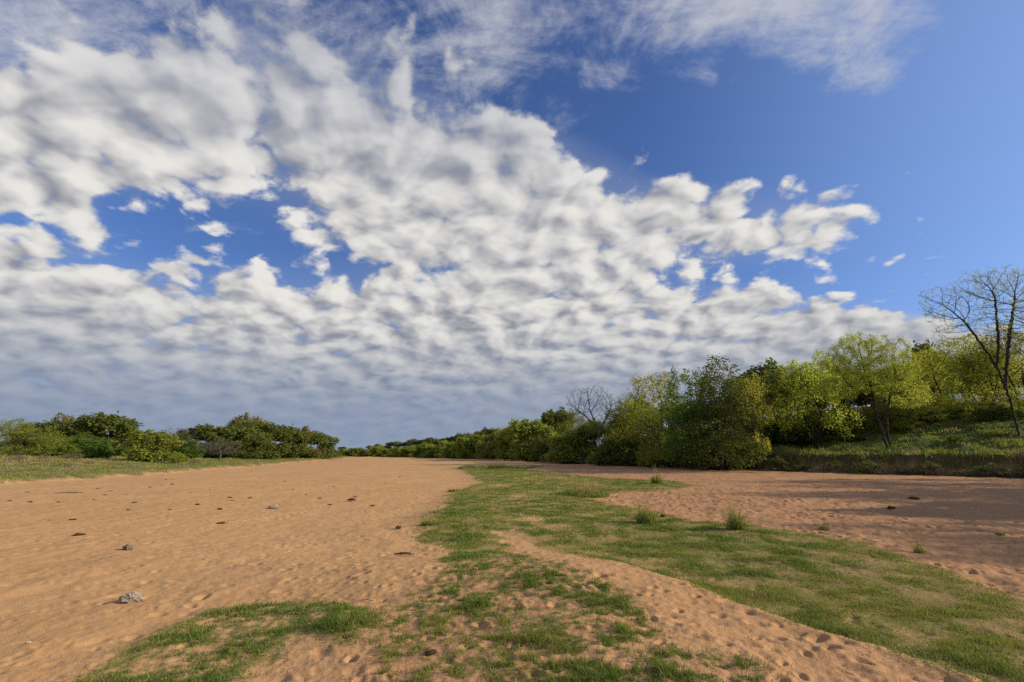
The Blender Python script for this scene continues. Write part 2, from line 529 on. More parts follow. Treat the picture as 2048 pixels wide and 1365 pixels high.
# ------------------------------------------------------------------ ground
def ground_material():
    m, t, out = new_mat('river_sand_and_soil')
    p = geo_pos(t)
    big = noise(t, p, 0.22, 4, 0.55)
    mid = noise(t, p, 2.4, 5, 0.6)
    grain = noise(t, p, 95, 3, 0.75)
    coarse = noise(t, p, 38, 2, 0.6)
    sand = mixc(t, (big * 1.1 + mid * 0.6 - 0.45).clamp(), (0.485, 0.268, 0.112), (0.610, 0.370, 0.170))
    sand = mixc(t, grain.smooth(0.46, 0.26) * 0.75, sand, (0.24, 0.110, 0.058))
    sand = mixc(t, noise(t, p, 0.9, 6, 0.7).smooth(0.56, 0.72) * 0.55, sand, (0.40, 0.195, 0.105))
    sand = mixc(t, coarse.smooth(0.60, 0.78) * 0.55, sand, (0.66, 0.45, 0.29))
    sand = mixc(t, mid.smooth(0.55, 0.75) * 0.30, sand, (0.40, 0.205, 0.105))
    red = attr(t, 'red')
    sand = mixc(t, red * (0.62 + mid * 0.3), sand, (0.375, 0.198, 0.100))
    soil = mixc(t, mid.smooth(0.35, 0.65), (0.140, 0.165, 0.034), (0.235, 0.200, 0.068))
    turf = attr(t, 'turf')
    c = mixc(t, (turf * 1.0 + (mid - 0.5) * 0.5 * turf).clamp() * 0.85, sand, soil)
    # the left meadow and the right bank
    me_ = mixc(t, noise(t, p, 0.5, 5, 0.65).smooth(0.38, 0.62), (0.085, 0.098, 0.026), (0.20, 0.155, 0.070))
    me_ = mixc(t, noise(t, p, 5.0, 3, 0.7).smooth(0.45, 0.7) * 0.5, me_, (0.24, 0.185, 0.09))
    bk = mixc(t, noise(t, p, 0.7, 5, 0.65).smooth(0.40, 0.60), (0.060, 0.080, 0.020), (0.115, 0.080, 0.042))
    c = mixc(t, attr(t, 'meadow'), c, me_)
    nz = t.nodes.new('ShaderNodeSeparateXYZ'); t.links.new(t.nodes.new('ShaderNodeNewGeometry').outputs['True Normal'], nz.inputs[0])
    steep = V(t, nz.outputs[2]).smooth(0.90, 0.62)         # bare earth where the bank is cut
    bk = mixc(t, steep * 0.85, bk, (0.085, 0.055, 0.032))
    c = mixc(t, attr(t, 'bank'), c, bk)
    hb = grain * 0.35 + coarse * 0.5 + mid * 1.2
    principled(t, out, c, 0.95, 0.08, bump(t, hb, 0.55, 0.018))
    return m


def build_ground():
    # rings about the viewpoint, fine near and coarse far; dense columns over the part in front
    th = np.concatenate([np.linspace(-180, -58, 62)[:-1], np.linspace(-58, 58, 980), np.linspace(58, 180, 62)[1:]])
    th = np.radians(th)
    r = np.concatenate([np.geomspace(0.4, 2.6, 24)[:-1], np.geomspace(2.6, 60, 620)[:-1], np.geomspace(60, 320, 170)[:-1], np.geomspace(320, 9000, 50)])
    T, Rr = np.meshgrid(th, r)
    x, y = (Rr * np.sin(T)).ravel(), (Rr * np.cos(T)).ravel()
    z, sl, sr = full_height(x, y)
    nr, nc = T.shape
    turf = np.zeros_like(x)
    near = np.hypot(x, y) < 80
    turf[near] = grass_density(x[near], y[near])
    n = fbm(x / 1.5, y / 1.5, 4, 90)
    meadow = sstep(-0.1, 0.9, sl + 0.9 * n)
    bank = sstep(0.0, 0.7, sr + 0.5 * n)
    red = sstep(-1.0, 6.0, x - 0.02 * y + 1.5 * n)
    red = np.maximum(red, sstep(0.7, -0.8, poly_sd(x, y, GRASS_RIDGE) + 0.8 * n) * 0.8)
    i = np.arange(nr - 1)[:, None] * nc + np.arange(nc - 1)[None, :]
    quads = np.stack([i, i + 1, i + nc + 1, i + nc], -1).reshape(-1, 4)[:, ::-1]
    # close the middle
    cidx = len(x)
    x = np.append(x, 0); y = np.append(y, 0); z = np.append(z, z[:nc].mean())
    tri = np.stack([np.full(nc - 1, cidx), np.arange(nc - 1) + 1, np.arange(nc - 1)], -1)
    flat = np.concatenate([quads.ravel(), tri.ravel()])
    sizes = np.concatenate([np.full(len(quads), 4), np.full(len(tri), 3)])
    ap = lambda a: np.append(a, a[0])
    me = np_mesh('ground', np.stack([x, y, z], -1), flat, sizes, ground_material(), True,
                 dict(turf=ap(turf), meadow=ap(meadow), bank=ap(bank), red=ap(red)))
    return link('ground', me, kind='structure')


ground = build_ground()


# ------------------------------------------------------------------ plant materials
def leaf_material(name, dark, light, trans=0.35, sheen=0.12):
    m, t, out = new_mat(name)
    v = attr(t, 'v')
    c = mixc(t, v, dark, light)
    info = t.nodes.new('ShaderNodeObjectInfo')
    hsv = t.nodes.new('ShaderNodeHueSaturation')
    rnd = V(t, info.outputs['Random'])
    t.links.new((rnd * 0.030 + 0.485).s, hsv.inputs['Hue'])
    t.links.new((rnd * 0.36 + 0.82).s, hsv.inputs['Value'])
    t.links.new(c, hsv.inputs['Color'])
    b = principled(t, None, hsv.outputs[0], 0.65, sheen)
    tr = t.nodes.new('ShaderNodeBsdfTranslucent'); t.links.new(hsv.outputs[0], tr.inputs[0])
    mx = t.nodes.new('ShaderNodeMixShader'); mx.inputs[0].default_value = trans
    t.links.new(b.outputs[0], mx.inputs[1]); t.links.new(tr.outputs[0], mx.inputs[2]); t.links.new(mx.outputs[0], out.inputs[0])
    return m


def bark_material(name, a, b_):
    m, t, out = new_mat(name)
    tc_ = t.nodes.new('ShaderNodeTexCoord').outputs['Object']
    mp = t.nodes.new('ShaderNodeMapping'); mp.inputs['Scale'].default_value = (6, 6, 1.4); t.links.new(tc_, mp.inputs['Vector'])
    n = noise(t, mp.outputs[0], 2.0, 5, 0.65)
    principled(t, out, mixc(t, n.smooth(0.35, 0.65), a, b_), 0.95, 0.05, bump(t, n, 0.7, 0.03))
    return m


M = dict(
    oak=leaf_material('live_oak_leaves', (0.090, 0.122, 0.022), (0.205, 0.225, 0.046)),
    oakbrown=leaf_material('bronze_oak_leaves', (0.135, 0.135, 0.030), (0.270, 0.240, 0.062)),
    yellow=leaf_material('spring_mesquite_leaves', (0.37, 0.400, 0.040), (0.60, 0.61, 0.085), 0.5),
    olive=leaf_material('olive_mesquite_leaves', (0.190, 0.220, 0.030), (0.365, 0.385, 0.060), 0.48),
    lime=leaf_material('lime_willow_leaves', (0.220, 0.275, 0.037), (0.375, 0.425, 0.070), 0.48),
    green=leaf_material('fresh_green_leaves', (0.095, 0.165, 0.022), (0.190, 0.275, 0.046), 0.45),
    willow=leaf_material('willow_leaves', (0.200, 0.255, 0.036), (0.360, 0.405, 0.072), 0.48),
    dark=leaf_material('dark_shrub_leaves', (0.080, 0.108, 0.020), (0.180, 0.205, 0.042), 0.42),
    drytwig=leaf_material('dry_twigs', (0.105, 0.072, 0.046), (0.23, 0.165, 0.105), 0.15),
    bark=bark_material('dark_bark', (0.030, 0.024, 0.020), (0.085, 0.066, 0.052)),
    greybark=bark_material('grey_bark', (0.065, 0.055, 0.046), (0.17, 0.145, 0.12)),
)


# ------------------------------------------------------------------ turf
def blade_mesh(name, bx, by, bz, h, w, lean, mat, v):
    n = len(bx)
    a = rng.uniform(0, 2 * np.pi, n); l = rng.uniform(0, 2 * np.pi, n)
    ca, sa = np.cos(a) * w * 0.5, np.sin(a) * w * 0.5
    tx, ty = np.cos(l) * lean * h, np.sin(l) * lean * h
    base1 = np.stack([bx - ca, by - sa, bz - 0.006], -1); base2 = np.stack([bx + ca, by + sa, bz - 0.006], -1)
    m1 = np.stack([bx + tx * 0.38 + ca * 0.75, by + ty * 0.38 + sa * 0.75, bz + h * 0.58], -1)
    m0 = np.stack([bx + tx * 0.38 - ca * 0.75, by + ty * 0.38 - sa * 0.75, bz + h * 0.58], -1)
    tip = np.stack([bx + tx, by + ty, bz + h * np.sqrt(np.clip(1 - lean ** 2 * 0.5, 0.2, 1))], -1)
    verts = np.stack([base1, base2, m1, m0, tip], 1).reshape(-1, 3)
    i = np.arange(n)[:, None] * 5
    f = np.concatenate([i, i + 1, i + 2, i + 3, i + 3, i + 2, i + 4], 1).ravel()
    return np_mesh(name, verts, f, np.tile([4, 3], n), mat, False, dict(v=np.repeat(v, 5)))


def grass_material():
    m, t, out = new_mat('turf_blades')
    v = attr(t, 'v')                                   # 0 fresh green, 0.5 yellow green, 1 straw
    c = mixc(t, v.smooth(0.0, 0.5), (0.108, 0.195, 0.025), (0.280, 0.300, 0.054))
    c = mixc(t, v.smooth(0.55, 1.0), c, (0.40, 0.29, 0.145))
    b = principled(t, None, c, 0.7, 0.12)
    tr = t.nodes.new('ShaderNodeBsdfTranslucent'); t.links.new(c, tr.inputs[0])
    mx = t.nodes.new('ShaderNodeMixShader'); mx.inputs[0].default_value = 0.35
    t.links.new(b.outputs[0], mx.inputs[1]); t.links.new(tr.outputs[0], mx.inputs[2]); t.links.new(mx.outputs[0], out.inputs[0])
    return m


M['grass'] = grass_material()


def build_turf():
    N = 2600000
    r = 2.7 * (75 / 2.7) ** (rng.random(N) ** 1.25)
    th = np.radians(rng.uniform(-53, 54, N))
    x, y = r * np.sin(th), r * np.cos(th)
    keep = (x > -6.5) & (x < 45) & (y > 1.5)
    x, y, r = x[keep], y[keep], r[keep]
    g = grass_density(x, y)
    tall = fbm(x / 0.7, y / 0.7, 3, 71)
    k = rng.random(len(x)) < g * 0.95 * np.clip(0.75 + 0.9 * tall, 0.25, 1)
    x, y, r, g, tall = x[k], y[k], r[k], g[k], tall[k]
    z, _, _ = full_height(x, y)
    n = len(x)
    h = (0.020 + 0.040 * rng.random(n) ** 1.4) * np.clip(0.8 + 2.0 * tall, 0.35, 2.4) * (0.75 + 0.35 * g) * (1 + 0.012 * r) * np.where(r < 7, 0.85, 0.82)
    w = np.maximum(0.0032 + 0.003 * rng.random(n), 0.00085 * r)
    lean = rng.uniform(0.25, 1.15, n)
    yel = sstep(-0.3, 0.35, fbm(x / 3.2, y / 3.2, 3, 72) + 0.22 * sstep(1.5, 6, x - 0.25 * y) - 0.1)
    v = np.clip(0.30 * yel + 0.26 * rng.random(n) + 0.14 * fbm(x / 0.5, y / 0.5, 2, 73), 0, 0.5)
    straw = rng.random(n) < 0.15 + 0.14 * (g < 0.4) + 0.10 * yel
    v = np.where(straw, rng.uniform(0.65, 1.0, n), v)
    h = np.where(straw, h * 0.85, h); lean = np.where(straw, np.clip(lean * 1.3, 0, 1.15), lean)
    link('grass', blade_mesh('grass', x, y, z, h, w, lean, M['grass'], v), kind='stuff')
    # long dead runners and curled straws lying over the turf
    q = rng.choice(n, 1500, replace=False); q = q[r[q] < 12]
    link('straw', blade_mesh('straw', x[q], y[q], z[q] + 0.012, rng.uniform(0.06, 0.15, len(q)), np.full(len(q), 0.0045), rng.uniform(0.9, 1.3, len(q)), M['grass'],
                             rng.uniform(0.85, 1, len(q))), kind='stuff')


def build_bank_growth():
    # rough grass of the left meadow
    N = 260000
    px = rng.uniform(-120, 720, N); Y = rng.uniform(26, 170, N) ** 1.0
    x = (px - 1024) / FPX * Y; y = Y
    _, sl, sr = macro_height(x, y)
    k = (sl > 0.2) & (sl < 60) & (rng.random(N) < np.clip(0.55 + 1.1 * fbm(x / 2.0, y / 2.0, 3, 81), 0.05, 1))
    x, y = x[k], y[k]; sl = sl[k]; n = len(x)
    z, _, _ = full_height(x, y)
    tall = np.clip(0.6 + 1.5 * fbm(x / 3.5, y / 3.5, 3, 82) + 0.8 * sstep(8, 26, sl), 0.3, 2.2)
    h = (0.06 + 0.16 * rng.random(n)) * tall
    v = np.clip(0.36 + 0.40 * rng.random(n) + 0.5 * fbm(x / 2.8, y / 2.8, 3, 83) + 0.30 * sstep(6, 22, sl), 0.08, 1)
    link('meadow_grass', blade_mesh('meadow_grass', x, y, z, h, 0.012 + 0.0006 * y, rng.uniform(0.1, 0.9, n), M['grass'], v), kind='stuff')
    # weeds and rough grass on the right bank
    N = 330000
    px = rng.uniform(1080, 2250, N); Y = rng.uniform(30, 130, N)
    x = (px - 1024) / FPX * Y; y = Y
    _, sl, sr = macro_height(x, y)
    k = (sr > -0.15) & (sr < 42) & (rng.random(N) < np.clip(0.6 + 1.2 * fbm(x / 1.8, y / 1.8, 3, 84), 0.05, 1))
    x, y, sr = x[k], y[k], sr[k]; n = len(x)
    z, _, _ = full_height(x, y)
    tall = np.clip(0.8 + 1.6 * fbm(x / 2.2, y / 2.2, 3, 85), 0.3, 2.4)
    h = (0.10 + 0.28 * rng.random(n)) * tall * (1 + 1.7 * sstep(3.2, 0.8, sr))
    dryz = fbm(x / 3.0, y / 3.0, 3, 86)
    v = np.clip(0.16 + 0.30 * rng.random(n) + 0.75 * dryz + 0.28 * sstep(2.5, 0.3, sr), 0.0, 1)
    link('bank_weeds', blade_mesh('bank_weeds', x, y, z, h, 0.02 + 0.0011 * y, rng.uniform(0.1, 1.0, n), M['grass'], v), kind='stuff')


def build_gravel():
    """Coarse grains and bits of litter lying on the near sand."""
    N = 90000
    r = 2.8 * (16 / 2.8) ** rng.random(N); th = np.radians(rng.uniform(-50, 52, N))
    x, y = r * np.sin(th), r * np.cos(th)
    k = rng.random(N) < np.clip(0.35 + 1.2 * fbm(x / 0.8, y / 0.8, 3, 95), 0.06, 1)
    x, y, r = x[k], y[k], r[k]; n = len(x)
    z, _, _ = full_height(x, y)
    s = rng.uniform(0.0016, 0.0042, n) * (1 + 0.05 * r)
    oc = np.array([(1, 0, 0), (0, 1, 0), (-1, 0, 0), (0, -1, 0), (0, 0, .7), (0, 0, -.7)], float)
    a = rng.uniform(0, 6.28, n); ca, sa = np.cos(a), np.sin(a)
    ox = oc[None, :, 0] * ca[:, None] - oc[None, :, 1] * sa[:, None] * 0.75
    oy = oc[None, :, 0] * sa[:, None] + oc[None, :, 1] * ca[:, None] * 0.75
    v = np.stack([x[:, None] + ox * s[:, None], y[:, None] + oy * s[:, None], z[:, None] + (oc[None, :, 2] + 0.25) * s[:, None]], -1).reshape(-1, 3)
    tri = np.array([(0, 1, 4), (1, 2, 4), (2, 3, 4), (3, 0, 4), (1, 0, 5), (2, 1, 5), (3, 2, 5), (0, 3, 5)])
    f = (np.arange(n)[:, None, None] * 6 + tri[None]).reshape(-1)
    m, t, out = new_mat('sand_grains')
    tone = attr(t, 'v')
    c = mixc(t, tone.smooth(0.0, 0.5), (0.20, 0.095, 0.055), (0.50, 0.28, 0.15))
    c = mixc(t, tone.smooth(0.6, 1.0), c, (0.78, 0.62, 0.48))
    principled(t, out, c, 0.8, 0.2)
    link('gravel', np_mesh('gravel', v, f, np.full(n * 8, 3), m, False, dict(v=np.repeat(rng.random(n), 6))), kind='stuff')
    N = 26000
    r = 2.8 * (14 / 2.8) ** rng.random(N); th = np.radians(rng.uniform(-30, 45, N))
    x, y = r * np.sin(th), r * np.cos(th)
    g = grass_density(x, y)
    k = rng.random(N) < 0.10 + 0.55 * np.clip(g, 0, 0.6) + 0.25 * (poly_sd(x, y, GRASS_RIDGE) < 0.2)
    x, y, r = x[k], y[k], r[k]; n = len(x)
    z, _, _ = full_height(x, y)
    m2, t, out = new_mat('plant_litter')
    principled(t, out, mixc(t, attr(t, 'v'), (0.045, 0.030, 0.020), (0.20, 0.135, 0.075)), 0.9, 0.05)
    link('litter', blade_mesh('litter', x, y, z + 0.006, rng.uniform(0.008, 0.03, n), rng.uniform(0.003, 0.006, n) * (1 + 0.04 * r), rng.uniform(1.0, 1.38, n), m2, rng.random(n) ** 1.5), kind='stuff')


build_turf()
build_bank_growth()
build_gravel()


# ------------------------------------------------------------------ trees
def unit(v): return v / (np.linalg.norm(v, axis=-1, keepdims=True) + 1e-9)


def in_ellipsoids(n, E, g, shell=0.0):
    """n points inside a union of ellipsoids (cx, cy, cz, rx, ry, rz), pushed outwards by shell."""
    E = np.asarray(E, float)
    vol = np.prod(E[:, 3:], 1); k = g.choice(len(E), n, p=vol / vol.sum())
    d = unit(g.normal(size=(n, 3)))
    rad = g.random(n) ** (1 / 3.0)
    rad = rad * (1 - shell) + shell * (0.8 + 0.2 * g.random(n))
    return E[k, :3] + d * rad[:, None] * E[k, 3:]


def colonise(A, trunks, step, kill, g, up=0.15, wig=0.25, iters=140):
    """Grow branches from trunk polylines towards the points A; returns node positions and parents."""
    pos, par = [], []
    for T in trunks:
        T = np.asarray(T, float); prev = -1
        for a, b in zip(T[:-1], T[1:]):
            m = max(1, int(round(np.linalg.norm(b - a) / step)))
            for s in range(m):
                p = a + (b - a) * s / m
                if prev >= 0: p = p + g.normal(size=3) * step * wig * 0.25
                pos.append(p); par.append(prev); prev = len(pos) - 1
        pos.append(T[-1]); par.append(prev)
    pos = np.array(pos); par = list(par)
    A = A.copy()
    nd = np.full(len(A), 1e9); ni = np.zeros(len(A), int)
    start = 0
    for _ in range(iters):
        new = pos[start:]
        D = np.linalg.norm(A[:, None, :] - new[None], axis=2)
        j = D.argmin(1); dj = D[np.arange(len(A)), j]
        upd = dj < nd
        nd[upd] = dj[upd]; ni[upd] = j[upd] + start
        alive = nd > kill
        A, nd, ni = A[alive], nd[alive], ni[alive]
        if len(A) == 0: break
        acc = np.zeros_like(pos); np.add.at(acc, ni, unit(A - pos[ni]))
        idx = np.unique(ni)
        d = unit(acc[idx] + g.normal(size=(len(idx), 3)) * wig + np.array([0, 0, up]))
        start = len(pos)
        pos = np.vstack([pos, pos[idx] + d * step]); par += idx.tolist()
        if len(pos) > 9000: break
    return pos, np.array(par)


def branch_radii(par, tip, expo, n):
    acc = np.zeros(n)
    kids = np.zeros(n, int)
    for i in range(n - 1, -1, -1):
        if kids[i] == 0: acc[i] = tip ** expo
        if par[i] >= 0:
            acc[par[i]] += acc[i]; kids[par[i]] += 1
    return acc ** (1 / expo), kids


def tubes(pos, par, rad, sides=5, flare=1.35, base_h=0.6):
    """One tapered tube per node-parent pair, the main line sharing its rings."""
    n = len(pos); has = par >= 0
    dirs = np.zeros_like(pos); dirs[has] = unit(pos[has] - pos[par[has]])
    roots = np.where(~has)[0]
    for r_ in roots: dirs[r_] = (0, 0, 1)
    main = np.full(n, -1); best = np.zeros(n)
    for i in np.where(has)[0]:
        if rad[i] > best[par[i]]: best[par[i]] = rad[i]; main[par[i]] = i
    c = np.where(has)[0]; p = par[c]
    ismain = main[p] == c
    d0 = np.where(ismain[:, None], unit(dirs[p] + dirs[c]), dirs[c]); d1 = dirs[c].copy()
    mk = main[c]; mm = mk >= 0
    d1[mm] = unit(dirs[c][mm] + dirs[mk[mm]])
    r0 = np.where(ismain, rad[p], rad[c] * 1.12); r1 = rad[c]
    z0 = pos[roots, 2].min()
    fl = lambda q, r: r * (1 + (flare - 1) * np.clip(1 - (q[:, 2] - z0) / base_h, 0, 1) ** 2)
    r0, r1 = fl(pos[p], r0), fl(pos[c], r1)

    def ring(ctr, d, r):
        u = unit(np.cross(d, np.array([0.31, 0.87, 0.38]))); v = np.cross(d, u)
        a = np.arange(sides) * 2 * np.pi / sides
        return ctr[:, None] + (np.cos(a)[None, :, None] * u[:, None] + np.sin(a)[None, :, None] * v[:, None]) * r[:, None, None]
    R0, R1 = ring(pos[p], d0, r0), ring(pos[c], d1, r1)
    verts = np.concatenate([R0, R1], 1).reshape(-1, 3)
    b = np.arange(len(c))[:, None] * 2 * sides
    k = np.arange(sides); k2 = (k + 1) % sides
    q = np.stack([b + k, b + k2, b + sides + k2, b + sides + k], -1).reshape(-1)
    return verts, q, np.full(len(c) * sides, 4)


def leaves(ctr, size, aspect, g, droop=0.0):
    """Diamond leaf sprays at points ctr, each turned its own way."""
    n = len(ctr)
    a = g.normal(size=(n, 3)); a[:, 2] = a[:, 2] * 0.7 - droop; a = unit(a)
    b = unit(np.cross(a, g.normal(size=(n, 3))))
    s = size * (0.6 + 0.8 * g.random(n))[:, None]
    up = np.cross(a, b) * s * 0.18
    v = np.stack([ctr - a * s, ctr + b * s * aspect + up, ctr + a * s, ctr - b * s * aspect + up], 1).reshape(-1, 3)
    return v


def make_tree(E, trunks, seed, n_attr, step, kill, tip, leaf, mat, bark='bark', expo=2.35, shell=0.35, up=0.15, wig=0.28,
              per=10, sig=0.25, aspect=0.35, twig_r=2.2, droop=0.1, clumpy=0.5, sides=5):
    """Trunk and crown meshes of one tree, standing at its own origin."""
    g = np.random.default_rng(seed)
    A = in_ellipsoids(n_attr, E, g, shell)
    pos, par = colonise(A, trunks, step, kill, g, up, wig)
    rad, kids = branch_radii(par, tip, expo, len(pos))
    tv, tf, ts = tubes(pos, par, rad, sides)
    tm = np_mesh('trunk', tv, tf, ts, M[bark], True)
    cm = None
    if per > 0:
        term = np.where(rad < tip * twig_r)[0]
        w = np.clip(1 + clumpy * g.normal(size=len(term)), 0.05, 3)
        cnt = g.poisson(per * w)
        ctr = np.repeat(pos[term], cnt, 0)
        cl = np.repeat(np.arange(len(term)), cnt)
        ctr = ctr + g.normal(size=ctr.shape) * sig
        tone = g.random(len(term)) * 0.5
        v = np.clip(tone[cl] + g.random(len(cl)) * 0.5, 0, 1)
        lv = leaves(ctr, leaf, aspect, g, droop)
        ok = lv.reshape(-1, 4, 3)[:, :, 2].min(1) > 0.02
        lv = lv.reshape(-1, 4, 3)[ok].reshape(-1, 3); v = v[ok]
        m = len(v)
        cm = np_mesh('crown', lv, np.arange(m * 4), np.full(m, 4), M[mat], False, dict(v=np.repeat(v, 4)))
    return tm, cm


class Proto:
    def __init__(s, tm, cm, trunk_name='trunk', crown_name='crown'):
        s.tm, s.cm, s.tn, s.cn = tm, cm, trunk_name, crown_name
        co = np.empty(len((cm or tm).vertices) * 3, np.float32); (cm or tm).vertices.foreach_get('co', co)
        co = co.reshape(-1, 3)
        s.h = float(np.percentile(co[:, 2], 98.0)); s.x0, s.x1 = (float(q) for q in np.percentile(co[:, 0], (1.5, 98.5)))


def plant(proto, name, loc, scale, rz, label, cat, group=None):
    o = bpy.data.objects.new(name, None); col.objects.link(o)
    o.empty_display_size = 0.5
    o.location = loc; o.scale = scale; o.rotation_euler = (0, 0, rz)
    o['label'] = label; o['category'] = cat
    if group: o['group'] = group
    link(proto.tn, proto.tm, o)
    if proto.cm: link(proto.cn, proto.cm, o)
    return o


def at_depth(px, py, Y):
    d = ray(px, py); t = Y / d[1]
    return d[0] * t, CAMZ + d[2] * t


def plant_px(proto, name, px, top, width, Y, label, cat='tree', group=None, rz=0.0, sink=0.05, flip=False, fit=True):
    """Stand a plant where the sight line through photo column px meets depth Y, as tall as it looks and as wide."""
    x = at_depth(px, 890, Y)[0]
    z = height_at(x, Y) - sink
    h = max(0.4, at_depth(px, top, Y)[1] - z)
    sz = h / proto.h
    if width:
        wm = width / FPX * Y
        sx = wm / (proto.x1 - proto.x0)
        sx = min(max(sx, 0.55 * sz), 1.9 * sz)
    else:
        sx = sz
    return plant(proto, name, (x, Y, z), ((-sx if flip else sx), sx, sz), rz, label, cat, group)


# ------------------------------------------------------------------ kinds of tree (each grown once, copies share its mesh)
def oak(seed, mat='oak', h=8.0, w=4.4, dense=17):
    g = np.random.default_rng(seed)
    E = []
    for k in range(12):
        a = g.uniform(0, 2 * np.pi); q = w * 0.70 * math.sqrt(g.random())
        cz = h * (0.42 + 0.42 * (1 - (q / w) ** 2) * g.uniform(0.5, 1.0))
        s = w * g.uniform(0.26, 0.42)
        E.append((q * math.cos(a), q * math.sin(a), cz, s, s, s * 0.78))
    for k in range(8):
        a = k * 0.79 + g.uniform(-.3, .3); q = w * g.uniform(0.5, 0.8)
        E.append((q * math.cos(a), q * math.sin(a), h * g.uniform(0.12, 0.30), w * 0.32, w * 0.32, h * g.uniform(0.10, 0.17)))
    tr = [[(0, 0, -0.3), (0.15, 0.1, h * 0.12), (0.3 * g.normal(), 0.3 * g.normal(), h * 0.28)]]
    return make_tree(E, tr, seed, 760, 0.40, 0.44, 0.015, 0.20, mat, 'greybark', shell=0.45, up=0.03, per=dense, sig=0.25, aspect=0.5, clumpy=0.6)


def mesquite(seed, mat='yellow', h=9.0, w=4.6, per=8, n=900, stems=3, leaf=0.115, bark='bark', low=0.16):
    g = np.random.default_rng(seed)
    E = []
    for k in range(10):
        a = g.uniform(0, 2 * np.pi); q = w * 0.70 * math.sqrt(g.random())
        cz = h * (low + 0.18 + (0.82 - low - 0.18) * (1 - (q / w) ** 2) * g.uniform(0.35, 1.0))
        s = w * g.uniform(0.28, 0.42)
        E.append((q * math.cos(a), q * math.sin(a), cz, s, s, h * g.uniform(0.13, 0.20)))
    for k in range(4):
        a = k * 1.57 + g.uniform(-.5, .5)
        E.append((w * .65 * math.cos(a), w * .65 * math.sin(a), h * (low + g.uniform(0, .12)), w * .34, w * .34, h * .12))
    tr = []
    for k in range(stems):
        a = 2 * np.pi * k / stems + g.uniform(-.5, .5)
        c, s = math.cos(a), math.sin(a)
        tr.append([(0.12 * c, 0.12 * s, -0.3), (0.35 * c, 0.35 * s, h * 0.12), (0.9 * c + .2 * g.normal(), 0.9 * s, h * 0.28), (1.3 * c, 1.3 * s + .2 * g.normal(), h * 0.42)])
    return make_tree(E, tr, seed, n, 0.30, 0.34, 0.010, leaf, mat, bark, shell=0.25, up=0.18, wig=0.34, per=per, sig=0.19, aspect=0.34, clumpy=0.8)


def willow(seed, mat='willow', h=5.0, w=2.8, per=17, leaf=0.17, n=480, step=0.27):
    g = np.random.default_rng(seed)
    E = []
    for k in range(9):
        a = g.uniform(0, 2 * np.pi); q = w * 0.62 * math.sqrt(g.random())
        E.append((q * math.cos(a), q * math.sin(a), h * g.uniform(0.26, 0.76), w * g.uniform(.26, .42), w * .36, h * g.uniform(.14, .24)))
    E.append((0, 0, h * 0.16, w * 0.85, w * 0.85, h * 0.15))
    tr = [[(0.1 * math.cos(a), 0.1 * math.sin(a), -0.2), (0.5 * math.cos(a), 0.5 * math.sin(a), h * 0.3)] for a in g.uniform(0, 6.28, 4)]
    return make_tree(E, tr, seed, n, step, step + 0.03, 0.009, leaf, mat, 'greybark', shell=0.3, up=0.2, per=per, sig=0.19, aspect=0.42, clumpy=0.8)


def bare(seed, h=8.5, w=4.0, per=0, mat='drytwig', n=1300, tip=0.013, low=0.35, bark='greybark', leaf=0.07):
    g = np.random.default_rng(seed)
    E = [(0, 0, h * 0.66, w * 0.8, w * 0.8, h * 0.30), (w * .4, 0, h * 0.58, w * .55, w * .55, h * .26), (-w * .45, 0, h * .60, w * .55, w * .55, h * .26), (0, 0, h * .42, w * .7, w * .7, h * .18)]
    tr = [[(0, 0, -0.3), (0.15, 0, h * 0.16), (0.1, 0.1, h * 0.34)]]
    return make_tree(E, tr, seed, n, 0.28, 0.30, tip, leaf, mat, bark, shell=0.15, up=0.25, wig=0.30, per=per, sig=0.15, aspect=0.3, clumpy=0.8)


def shrub(seed, mat='dark', h=1.6, w=1.3, per=10, leaf=0.085, n=170, aspect=0.45, stems=5):
    g = np.random.default_rng(seed)
    E = [(0, 0, h * 0.45, w * 0.7, w * 0.7, h * 0.42), (w * .45, 0, h * .35, w * .5, w * .5, h * .32), (-w * .45, .1, h * .36, w * .5, w * .5, h * .30), (0, 0, h * .7, w * .4, w * .4, h * .28)]
    tr = [[(0.05 * math.cos(a), 0.05 * math.sin(a), -0.1), (0.2 * math.cos(a), 0.2 * math.sin(a), h * 0.2)] for a in g.uniform(0, 6.28, stems)]
    return make_tree(E, tr, seed, n, 0.14, 0.16, 0.006, leaf, mat, 'greybark', shell=0.3, up=0.2, per=per, sig=0.09, aspect=aspect, clumpy=0.7)


OAK = [Proto(*oak(s)) for s in (101, 102, 103)]
OAKB = [Proto(*oak(s, 'oakbrown', dense=12)) for s in (111, 112)]
MESQ = [Proto(*mesquite(s)) for s in (121, 122)]
MESO = [Proto(*mesquite(s, 'olive', stems=2, low=0.10)) for s in (131, 132)]
WIL = [Proto(*willow(s)) for s in (141, 142, 143)]
WILY = [Proto(*willow(s, 'lime', per=14)) for s in (151,)]
GRN = [Proto(*willow(s, 'green', h=6, w=2.4, per=16, leaf=0.14)) for s in (161, 162)]
BIGG = Proto(*willow(165, 'green', h=10.0, w=3.4, per=13, leaf=0.115, n=1000, step=0.33))
BIGD = Proto(*willow(175, 'dark', h=10.0, w=4.6, per=12, leaf=0.115, n=1500, step=0.33))
DRK = [Proto(*willow(s, 'dark', h=6, w=2.6, per=14, leaf=0.13)) for s in (171, 172)]
BARE = [Proto(*bare(s)) for s in (181,)] + [Proto(*bare(182, h=5, w=3.0, per=2, n=900, low=0.2))]
SHR = [Proto(*shrub(s), 'stem', 'foliage') for s in (191, 192)]
SHRG = [Proto(*shrub(s, 'olive', per=8), 'stem', 'foliage') for s in (195,)]
